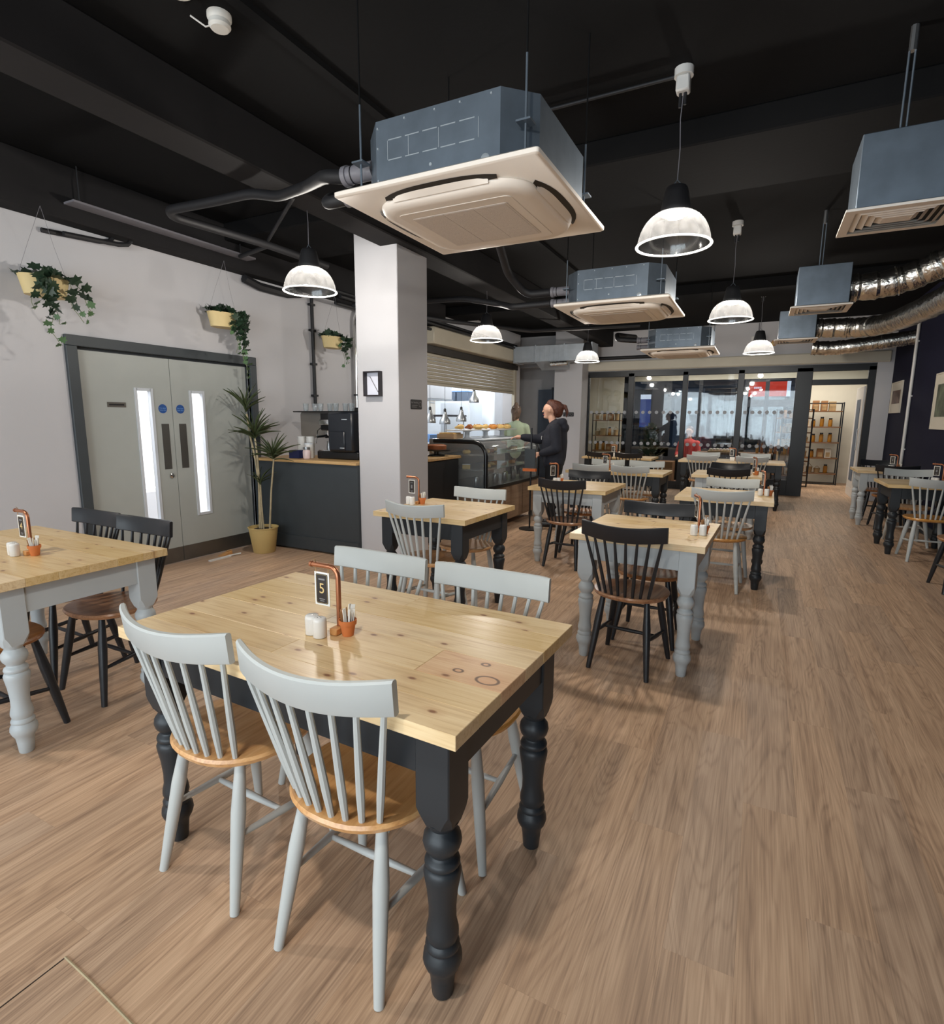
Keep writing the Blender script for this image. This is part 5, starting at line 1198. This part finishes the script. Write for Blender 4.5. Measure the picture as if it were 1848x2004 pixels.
# ------------------------------------------------------------------ people
def blob(name, parts, m, parent, voxel=.012, smooth=6):
    """one continuous skin over tapered capsules (p0, r0, p1, r1)"""
    b = MB()
    for (a, ra, c, rc) in parts:
        a, c = Vector(a), Vector(c); d = c-a; ln = d.length
        t = d.normalized() if ln > 1e-5 else Vector((0, 0, 1))
        pts = []; rad = []
        for k in range(5): th = PI/2*k/5; pts.append(a-t*ra*math.cos(th)); rad.append(max(.0008, ra*math.sin(th)))
        pts.append(a); rad.append(ra)
        if ln > 1e-5: pts.append(c); rad.append(rc)
        for k in range(1, 6): th = PI/2*k/5; pts.append(c+t*rc*math.sin(th)); rad.append(max(.0008, rc*math.cos(th)))
        b.tube(pts, rad, 14)
    me = b.mesh(name, True); o = bpy.data.objects.new(name, me); COL.objects.link(o)
    r = o.modifiers.new('r', 'REMESH'); r.mode = 'VOXEL'; r.voxel_size = voxel; r.use_smooth_shade = True
    s = o.modifiers.new('s', 'SMOOTH'); s.factor = .5; s.iterations = smooth
    dg = bpy.context.evaluated_depsgraph_get(); m2 = bpy.data.meshes.new_from_object(o.evaluated_get(dg)); bpy.data.objects.remove(o)
    m2.materials.clear(); m2.materials.append(MATS[m]); m2.name = name
    for p in m2.polygons: p.use_smooth = True
    return link(name, m2, parent)
def hand(wrist, dirv, palm_n, curl=.5, side=1, s=1.0):
    """tapered capsules: palm, four fingers and a thumb"""
    w, d, n = Vector(wrist), Vector(dirv).normalized(), Vector(palm_n).normalized(); a = d.cross(n).normalized()*side
    P = [(w, .024*s, w+d*.05*s, .030*s), (w+d*.03*s+a*.016*s, .018*s, w+d*.085*s+a*.026*s, .014*s), (w+d*.03*s-a*.016*s, .018*s, w+d*.08*s-a*.026*s, .014*s)]
    for k, (off, ln) in enumerate(((-.030, .058), (-.010, .070), (.010, .075), (.030, .066))):
        b0 = w+d*.085*s+a*off*s; d1 = (d*math.cos(curl*.6)+n*math.sin(curl*.6)); d2 = (d*math.cos(curl*1.5)+n*math.sin(curl*1.5))
        m_ = b0+d1*ln*.5*s; P += [(b0, .0095*s, m_, .009*s), (m_, .009*s, m_+d2*ln*.5*s, .0075*s)]
    b0 = w+d*.03*s+a*.03*s; d1 = (d*.6+a*.7+n*.35).normalized(); m_ = b0+d1*.035*s
    P += [(b0, .012*s, m_, .010*s), (m_, .010*s, m_+(d*.85+n*.4).normalized()*.03*s, .008*s)]
    return P
def head_parts(c, s=1.0, f=(1, 0, 0)):
    """skull, jaw, nose, ears, lips; faces f"""
    c = Vector(c); f = Vector(f).normalized(); u = Vector((0, 0, 1)); l = u.cross(f)
    P = [(c+f*-.012*s+u*.025*s, .086*s, c+f*.018*s+u*.022*s, .082*s), (c+f*.03*s-u*.03*s, .062*s, c+f*.042*s-u*.072*s, .040*s), (c+f*.088*s+u*.018*s, .010*s, c+f*.106*s-u*.016*s, .0125*s),
         (c+f*.084*s-u*.048*s+l*.016*s, .009*s, c+f*.084*s-u*.048*s-l*.016*s, .009*s), (c+f*.075*s-u*.085*s, .020*s, c+f*.072*s-u*.088*s, .020*s)]
    for q in (-1, 1): P += [(c+l*q*.083*s+u*.016*s, .014*s, c+l*q*.083*s-u*.016*s, .010*s), (c+f*.080*s+u*.034*s+l*q*.035*s, .012*s, c+f*.080*s+u*.034*s+l*q*.02*s, .012*s)]
    return P
def face_bits(c, s, f, parent):
    c = Vector(c); f = Vector(f).normalized(); u = Vector((0, 0, 1)); l = u.cross(f)
    for q in (-1, 1):
        p = c+f*.086*s+l*q*.031*s+u*.012*s
        MB().sphere(p, .0085*s, 10, 6).build('eye', 'sign_black', parent)
        MB().tube([p+u*.020*s-l*q*.016*s+f*.001, p+u*.024*s+f*.003, p+u*.018*s+l*q*.016*s-f*.006], .0032*s, 6).build('eyebrow', 'hair_auburn', parent)
    MB().tube([c+f*.090*s-u*.050*s+l*.02*s, c+f*.096*s-u*.050*s, c+f*.090*s-u*.050*s-l*.02*s], .0045*s, 6).build('lips', 'coat_red', parent)
# lady in a dark hoodie, side on, reaching over the case (local +x = forward)
W = thing('person', 'person in a dark hooded top and black trousers reaching over the display case', 'person', (-2.44, 7.12, 0), PI+.22)
hc = (.06, 0, 1.545)
sk = head_parts(hc, .98)+[((.02, 0, 1.38), .052, (.045, 0, 1.47), .052), ((-.01, 0, 1.20), .09, (0, 0, 1.36), .07), ((0, 0, .95), .12, (-.01, 0, 1.2), .11)]
for q in (-1, 1):
    sk += [((-.01, q*.09, .92), .085, (.01, q*.10, .5), .06), ((.01, q*.10, .5), .055, (-.03, q*.10, .10), .038), ((-.03, q*.10, .05), .036, (.12, q*.11, .03), .03)]
ra = [(.0, -.17, 1.30), (.22, -.17, 1.16), (.46, -.10, 1.19)]   # far arm, stretched to the case
la = [(-.02, .19, 1.30), (-.06, .25, 1.06), (.15, .21, .985)]   # near arm, bent at the waist
for A in (ra, la): sk += [(A[0], .05, A[1], .04), (A[1], .04, A[2], .027)]
sk += hand(ra[2], (1, .15, .0), (0, 0, -1), .5, -1)+hand(la[2], (.9, -.1, -.1), (0, -.6, -.8), .6, 1)
blob('body', sk, 'skin', W, .0085, 5)
face_bits(hc, .98, (1, 0, 0), W)
hd = [((-.01, 0, 1.14), .165, (-.02, 0, 1.26), .15), ((0, 0, .94), .165, (-.005, 0, 1.14), .172), ((.0, -.055, .88), .145, (0, .055, .88), .145), ((.0, -.055, .97), .14, (0, .055, .97), .14), ((-.02, -.10, 1.31), .085, (-.02, .10, 1.31), .085), ((-.01, 0, 1.33), .095, (.0, 0, 1.37), .075)]
hd += [((-.10, -.05, 1.39), .062, (-.10, .05, 1.39), .062), ((-.12, -.04, 1.32), .07, (-.12, .04, 1.32), .07), ((-.06, -.07, 1.40), .045, (.02, -.085, 1.36), .03), ((-.06, .07, 1.40), .045, (.02, .085, 1.36), .03)]
for A in (ra, la): hd += [(A[0], .085, A[1], .068), (A[1], .068, Vector(A[1]).lerp(Vector(A[2]), .82), .052), (Vector(A[1]).lerp(Vector(A[2]), .82), .048, Vector(A[1]).lerp(Vector(A[2]), .92), .044)]
hdo = blob('hooded_top', hd, 'hoodie_navy', W, .012, 5)
MB().box(.158, .164, .03, .075, 1.20, 1.212).build('chest_logo', 'paper_white', hdo, smooth=False); MB().box(.160, .166, .042, .062, 1.165, 1.20).build('chest_logo', 'paper_white', hdo, smooth=False)
tr = [((0, -.06, .88), .132, (0, .06, .88), .132)]
for q in (-1, 1): tr += [((-.01, q*.085, .85), .118, (.01, q*.10, .5), .085), ((.01, q*.10, .5), .082, (-.03, q*.10, .12), .062)]
blob('trousers', tr, 'trousers_black', W, .013, 4)
for q in (-1, 1): blob('shoe', [((-.06, q*.105, .045), .042, (.12, q*.115, .036), .035), ((.02, q*.11, .045), .045, (.02, q*.11, .06), .04)], 'sign_black', W, .01, 3)
ha = [((.052, 0, 1.625), .068, (.015, 0, 1.60), .088), ((.015, 0, 1.60), .088, (-.018, 0, 1.585), .090), ((-.030, 0, 1.56), .082, (-.035, 0, 1.52), .070), ((-.01, -.062, 1.56), .034, (-.03, -.060, 1.50), .03), ((-.01, .062, 1.57), .034, (-.03, .060, 1.52), .03)]
ha += [((-.105, 0, 1.61), .020, (-.13, 0, 1.60), .024), ((-.13, 0, 1.60), .024, (-.155, 0, 1.53), .022), ((-.155, 0, 1.53), .022, (-.148, 0, 1.46), .009)]
blob('hair', ha, 'hair_auburn', W, .009, 4)
# member of staff in a pale green shirt behind the case, back to us
S = thing('person', 'person in a pale green shirt with tied-up hair standing behind the display case', 'person', (-4.02, 9.55, 0), PI/2+.35)
hc = (.03, 0, 1.56)
sk = head_parts(hc, .95)+[((.0, 0, 1.36), .05, (.02, 0, 1.48), .05), ((-.01, 0, 1.1), .10, (0, 0, 1.34), .08), ((0, 0, .9), .11, (-.01, 0, 1.1), .10)]
for q in (-1, 1):
    sk += [((0, q*.09, .9), .085, (.01, q*.1, .5), .058), ((.01, q*.1, .5), .052, (-.02, q*.1, .1), .036), ((-.03, q*.1, .05), .034, (.12, q*.11, .03), .028)]
    A = [(0, q*.18, 1.29), (.02, q*.23, 1.03), (.22, q*.17, .98)]; sk += [(A[0], .048, A[1], .038), (A[1], .038, A[2], .026)]+hand(A[2], (1, -.1*q, 0), (0, 0, -1), .6, -q)
blob('body', sk, 'skin', S, .009, 5); face_bits(hc, .95, (1, 0, 0), S)
sh = [((0, -.11, 1.29), .085, (0, .11, 1.29), .085), ((0, 0, 1.05), .165, (-.01, 0, 1.25), .165), ((0, 0, .85), .155, (0, 0, 1.05), .16), ((0, 0, 1.33), .08, (0, 0, 1.37), .062)]
for q in (-1, 1): sh += [((0, q*.17, 1.28), .082, (.015, q*.225, 1.08), .068)]
blob('shirt', sh, 'shirt_green', S, .013, 5)
tr = [((0, -.05, .86), .125, (0, .05, .86), .125)]
for q in (-1, 1): tr += [((0, q*.085, .85), .112, (.01, q*.1, .5), .08), ((.01, q*.1, .5), .078, (-.02, q*.1, .12), .06)]
blob('trousers', tr, 'trousers_black', S, .014, 4)
ha = [((.01, 0, 1.61), .09, (-.04, 0, 1.58), .096), ((-.05, 0, 1.55), .085, (-.05, 0, 1.50), .075), ((-.05, 0, 1.66), .05, (-.04, 0, 1.70), .04), ((-.10, .03, 1.55), .04, (-.11, .04, 1.42), .03)]
blob('hair', ha, 'hair_grey', S, .010, 4)
MB().box(-.09, -.06, -.05, .05, 1.635, 1.655).build('hair_clip', 'bead_white', S, smooth=False)
# passers-by / seated visitor seen through the far glass
def visitor(label, loc, rz, coat, hair, seated):
    P = thing('person', label, 'person', loc, rz); z = 0.0 if not seated else -.38
    hc = (.02, 0, 1.55+z); sk = head_parts(hc, .95)+[((0, 0, 1.36+z), .05, (.01, 0, 1.46+z), .05), ((0, 0, .95+z), .12, (0, 0, 1.34+z), .08)]
    ct = [((0, -.11, 1.28+z), .085, (0, .11, 1.28+z), .085), ((0, 0, .88+z), .16, (0, 0, 1.25+z), .16)]; tr = [((0, -.06, .86+z), .12, (0, .06, .86+z), .12)]
    for q in (-1, 1):
        A = [(0, q*.18, 1.28+z), (.04, q*.24, 1.02+z), (.26, q*.16, 1.0+z)]
        sk += [(A[0], .045, A[1], .036), (A[1], .036, A[2], .026)]+hand(A[2], (1, -.1*q, 0), (0, 0, -1), .6, -q); ct += [(A[0], .08, A[1], .065), (A[1], .065, Vector(A[1]).lerp(Vector(A[2]), .85), .05)]
        hip, kn, ft = ((0, q*.09, .88+z), (.42, q*.11, .50), (.40, q*.11, .08)) if seated else ((0, q*.09, .88), (.03, q*.1, .5), (-.02, q*.1, .09))
        sk += [(hip, .08, kn, .055), (kn, .052, ft, .036), ((ft[0], ft[1], .04), .034, (ft[0]+.14, ft[1], .03), .028)]; tr += [(hip, .105, kn, .075), (kn, .075, ft, .058)]
    blob('body', sk, 'skin', P, .012, 4); face_bits(hc, .95, (1, 0, 0), P); blob('coat', ct, coat, P, .015, 4); blob('trousers', tr, 'trousers_black', P, .016, 4)
    blob('hair', [((.0, 0, 1.60+z), .09, (-.035, 0, 1.575+z), .095), ((-.05, 0, 1.54+z), .08, (-.05, 0, 1.46+z), .06)], hair, P, .012, 4)
visitor('person in a coral red jacket seated in the lobby behind the glass', (-1.50, 14.1, 0), -PI/2-.2, 'coat_red', 'hair_auburn', True)
t = thing('lobby_plant', 'dark bushy potted plant in the lobby before the blue banner', 'plant', (px(1272, 880, 1, 13.4).x, 13.4, 0)); rnd = random.Random(9)
MB().lathe([(.13, 0), (.17, .3), (.175, .3), (.165, .28), (.01, .27)], 20).build('pot', 'machine_dark', t); MB().tube([(0, 0, .27), (.02, 0, .7), (0, .02, 1.1)], [.03, .025, .015], 8).build('stem', 'cane', t)
for i in range(130):
    a_ = i*2.399; z_ = .45+.85*(i/130); r_ = .34*(1-.75*(i/130))*rnd.uniform(.35, 1.0)
    o = link('leaf', IVY[0], t, (r_*math.cos(a_), r_*math.sin(a_), z_), (rnd.uniform(.3, 1.5), rnd.uniform(-.5, .5), a_-PI/2)); q = rnd.uniform(.09, .15); o.scale = (q, q, q)
t = thing('lobby_stool', 'dark stool under the seated visitor in the lobby', 'stool', (-1.50, 14.15, 0)); MB().lathe([(.16, .345), (.17, .36), (.165, .385)], 20).build('seat', 'machine_dark', t)
for a in range(4): MB().rod((.1*math.cos(a*PI/2+.78), .1*math.sin(a*PI/2+.78), .35), (.16*math.cos(a*PI/2+.78), .16*math.sin(a*PI/2+.78), 0), .014).build('leg', 'machine_dark', t)

# ------------------------------------------------------------------ lobby: shelving with goods
def shelf_unit(label, x, y, rz, w, d, h, levels, seed):
    t = thing('shelf_unit', label, 'shelf', (x, y, 0), rz, 'black metal shelf units in the lobby'); rnd = random.Random(seed)
    for sx in (-1, 1):
        for sy in (-1, 1): MB().box(sx*w/2-.012, sx*w/2+.012, sy*d/2-.012, sy*d/2+.012, 0, h).build('post', 'machine_dark', t, smooth=False)
    for z in (.02, h-.02):
        for sy in (-1, 1): MB().box(-w/2, w/2, sy*d/2-.01, sy*d/2+.01, z-.01, z+.01).build('rail', 'machine_dark', t, smooth=False)
    zs = [.25+(h-.45)*i/(levels-1) for i in range(levels)]
    for k, z in enumerate(zs):
        MB().box(-w/2, w/2, -d/2, d/2, z-.012, z+.012).build('shelf', 'shelf_wood', t, smooth=False)
    Mz = Matrix.Translation((x, y, 0)) @ Matrix.Rotation(rz, 4, 'Z'); cnt = 0
    for k, z in enumerate(zs):
        xx = -w/2+.10
        while xx < w/2-.09:
            kind = rnd.choice(('gift_box', 'goods_jar', 'wicker_basket')); p = Mz @ Vector((xx, 0, z+.0125)); cnt += 1
            lab = '%s number %d on the %s' % ({'gift_box': 'pale carton', 'goods_jar': 'amber jar', 'wicker_basket': 'tan basket'}[kind], cnt, label.split(',')[0]) if False else {'gift_box': 'pale carton', 'goods_jar': 'amber jar', 'wicker_basket': 'tan basket'}[kind]+' on shelf %s, %s along, %s' % (('one', 'two', 'three', 'four', 'five')[k], ('first', 'second', 'third', 'fourth', 'fifth', 'sixth', 'seventh')[min(6, int((xx+w/2)/.16))], label)
            g = thing(kind, lab, {'gift_box': 'box', 'goods_jar': 'jar', 'wicker_basket': 'basket'}[kind], p, rz, 'goods on the lobby shelves'); hh = rnd.uniform(.14, .24)
            if kind == 'gift_box': MB().bbox(-.064, .064, -.08, .08, 0, hh, .003).build('carton', rnd.choice(('goods_pale', 'goods_tan', 'paper_brown')), g); MB().box(-.04, .04, -.0815, -.0802, .02, hh*.6).build('label', 'goods_tan', g, smooth=False)
            elif kind == 'goods_jar': MB().lathe([(.035, 0), (.042, .01), (.042, hh*.75), (.03, hh*.85)], 14).build('jar', 'goods_amber', g); MB().lathe([(.034, hh*.85), (.034, hh)], 12).build('lid', 'machine_dark', g)
            else: MB().lathe([(.055, 0), (.064, hh*.7), (.067, hh*.7), (.05, .02), (.01, .02)], 16).build('basket', 'goods_tan', g); MB().tube([(-.06, 0, hh*.7), (0, 0, hh*1.1), (.06, 0, hh*.7)], .006, 6).build('handle', 'goods_tan', g)
            xx += rnd.uniform(.135, .17)
    return t
shelf_unit('tall doorway shelf unit with goods', 1.20, 15.15, 0, .78, .34, 1.86, 5, 3)
shelf_unit('angled shelf unit left of the doorway', .62, 14.3, .35, .62, .34, 1.70, 5, 4)
shelf_unit('shelf unit behind the left glass pane', -3.62, 14.8, 0, .70, .34, 1.62, 4, 6)
# white glazed door standing open beyond the doorway
d = struct('door_4', MB().bbox(1.62, 1.66, 12.62, 13.5, 0.16, 2.08, .004).box(1.618, 1.662, 12.62, 13.5, 0.0, .16), 'plastic_white', label='white door standing open beyond the far glass front')
MB().box(1.612, 1.618, 12.85, 13.25, .3, 1.85).build('glass_pane', 'facade_slate', d, smooth=False); MB().rod((1.60, 12.72, .9), (1.60, 12.72, 1.3), .012).build('pull_handle', 'brushed_steel', d)
# lobby table with jars
t = thing('lobby_table', 'brown wooden lobby table crowded with jars behind the glass', 'table', (-.5, 13.35, 0)); MB().bbox(-.75, .75, -.3, .3, .72, .76, .004).build('top', 'shelf_wood', t)
for sx in (-1, 1):
    for sy in (-1, 1): MB().box(sx*.7-.03, sx*.7+.03, sy*.25-.03, sy*.25+.03, 0, .72).build('leg', 'shelf_wood', t, smooth=False)
for i in range(8):
    g = thing('sauce_bottle', '%s sauce bottle on the lobby table' % ORD[i], 'bottle', (-.05+i*.085, 13.28+.1*(i % 2), .7605), 0, 'sauce bottles on the lobby table'); MB().lathe([(.026, 0), (.028, .12), (.012, .16), (.012, .2)], 12).build('bottle', ('goods_amber', 'pastry_dark', 'machine_dark')[i % 3], g); MB().lathe([(.014, .2), (.014, .225)], 10).build('cap', 'machine_dark', g)
t = thing('fruit_tray', 'tray of pale parcels on the lobby table', 'tray', (-.75, 13.3, .7605)); MB().bbox(-.26, .26, -.16, .16, 0, .03, .004).build('tray', 'goods_tan', t)
for i in range(7): MB().sphere((-.2+i*.065, .04*(i % 3-1), .055), .04, 10, 6, .7).build('parcel', 'jar_pink' if i % 2 else 'goods_pale', t)
t = thing('cardboard_box', 'brown cardboard box on the floor of the lobby', 'box', (-1.85, 12.85, 0)); MB().bbox(-.2, .2, -.2, .2, 0, .55, .004).build('box', 'paper_brown', t); MB().box(-.03, .03, -.2015, -.2, 0, .55).build('tape', 'goods_tan', t, smooth=False)
# street side: posters, sign, facade
def panel(name, label, cat, x0, y0, x1, y1, Y, m, th=.02, group=None):
    a = px(x0, y1, 1, Y); c = px(x1, y0, 1, Y); t = thing(name, label, cat, (a.x, Y, a.z), 0, group)
    MB().box(0, c.x-a.x, 0, th, 0, c.z-a.z).build('panel', m, t, smooth=False); return t, c.x-a.x, c.z-a.z
t, w_, h_ = panel('shop_sign', 'red backlit sign seen through the far glazing', 'sign', 1459, 746, 1548, 776, 19.6, 'sign_red', .12)
MB().box(-.02, w_*.055, -.01, 0, -.01, h_+.01).build('end_panel', 'sign_white_lit', t, smooth=False); MB().box(w_*.93, w_+.02, -.01, 0, -.01, h_+.01).build('end_panel', 'sign_white_lit', t, smooth=False)
for i in range(4): MB().box(w_*(.19+i*.045), w_*(.225+i*.045), -.012, -.002, h_*.52, h_*.66).build('lettering', 'sign_white_lit', t, smooth=False)
MB().rod((w_/2, .06, 0), (w_/2, .06, -1.3), .03).build('bracket', 'facade_dark', t)
for x in (.1, w_-.1): MB().rod((x, .1, -.02), (x, .1, -px(1459, 776, 1, 19.6).z), .05).build('post', 'facade_dark', t)
t, w_, h_ = panel('blue_banner', 'blue street banner behind the second pane', 'banner', 1251, 772, 1275, 836, 18.2, 'poster_blue_glow', .04); MB().box(0, w_, -.004, 0, h_*.86, h_).build('band', 'sign_white_lit', t, smooth=False)  # banner and its white band both glow by added emission
for x in (.04, w_-.04): MB().rod((x, .06, h_), (x, .06, -px(1251, 836, 1, 18.2).z), .03).build('pole', 'facade_dark', t)
fa = MB().box(-9, 4.5, 24, 24.4, 0, 6.5); fo = struct('wall_street', fa, 'facade_slate', label='slate grey building across the street')
for i, x in enumerate((-7.2, -5.2, -3.2, -1.2, .8, 2.6)):
    MB().box(x, x+1.1, 23.95, 24, .4, 2.7).build('shop_window', 'facade_dark' if i % 2 else 'facade_pale', fo, smooth=False)
    MB().box(x, x+1.1, 23.95, 24, 3.2, 4.6).build('upper_window', 'facade_pale', fo, smooth=False)
for x0, y0, x1, y1, lab in ((1423, 760, 1440, 858, 'right'), (1402, 770, 1418, 858, 'left')):
    t, w_, h_ = panel('street_panel', 'pale upright panel outside the third pane, %s' % lab, 'panel', x0, y0, x1, y1, 18.8, 'facade_pale', .06); MB().box(0, w_, 0, .06, -px(x0, y1, 1, 18.8).z, 0).build('foot', 'facade_dark', t, smooth=False)
t = thing('strip_light', 'white strip light on the lobby ceiling', 'lamp', (.25, 14.9, 2.74)); MB().box(-.03, .03, -.6, .6, -.03, .0).build('tube', 'tube_lit', t, smooth=False); MB().box(-.05, .05, -.62, .62, .0, .04).build('housing', 'plastic_white', t, smooth=False)
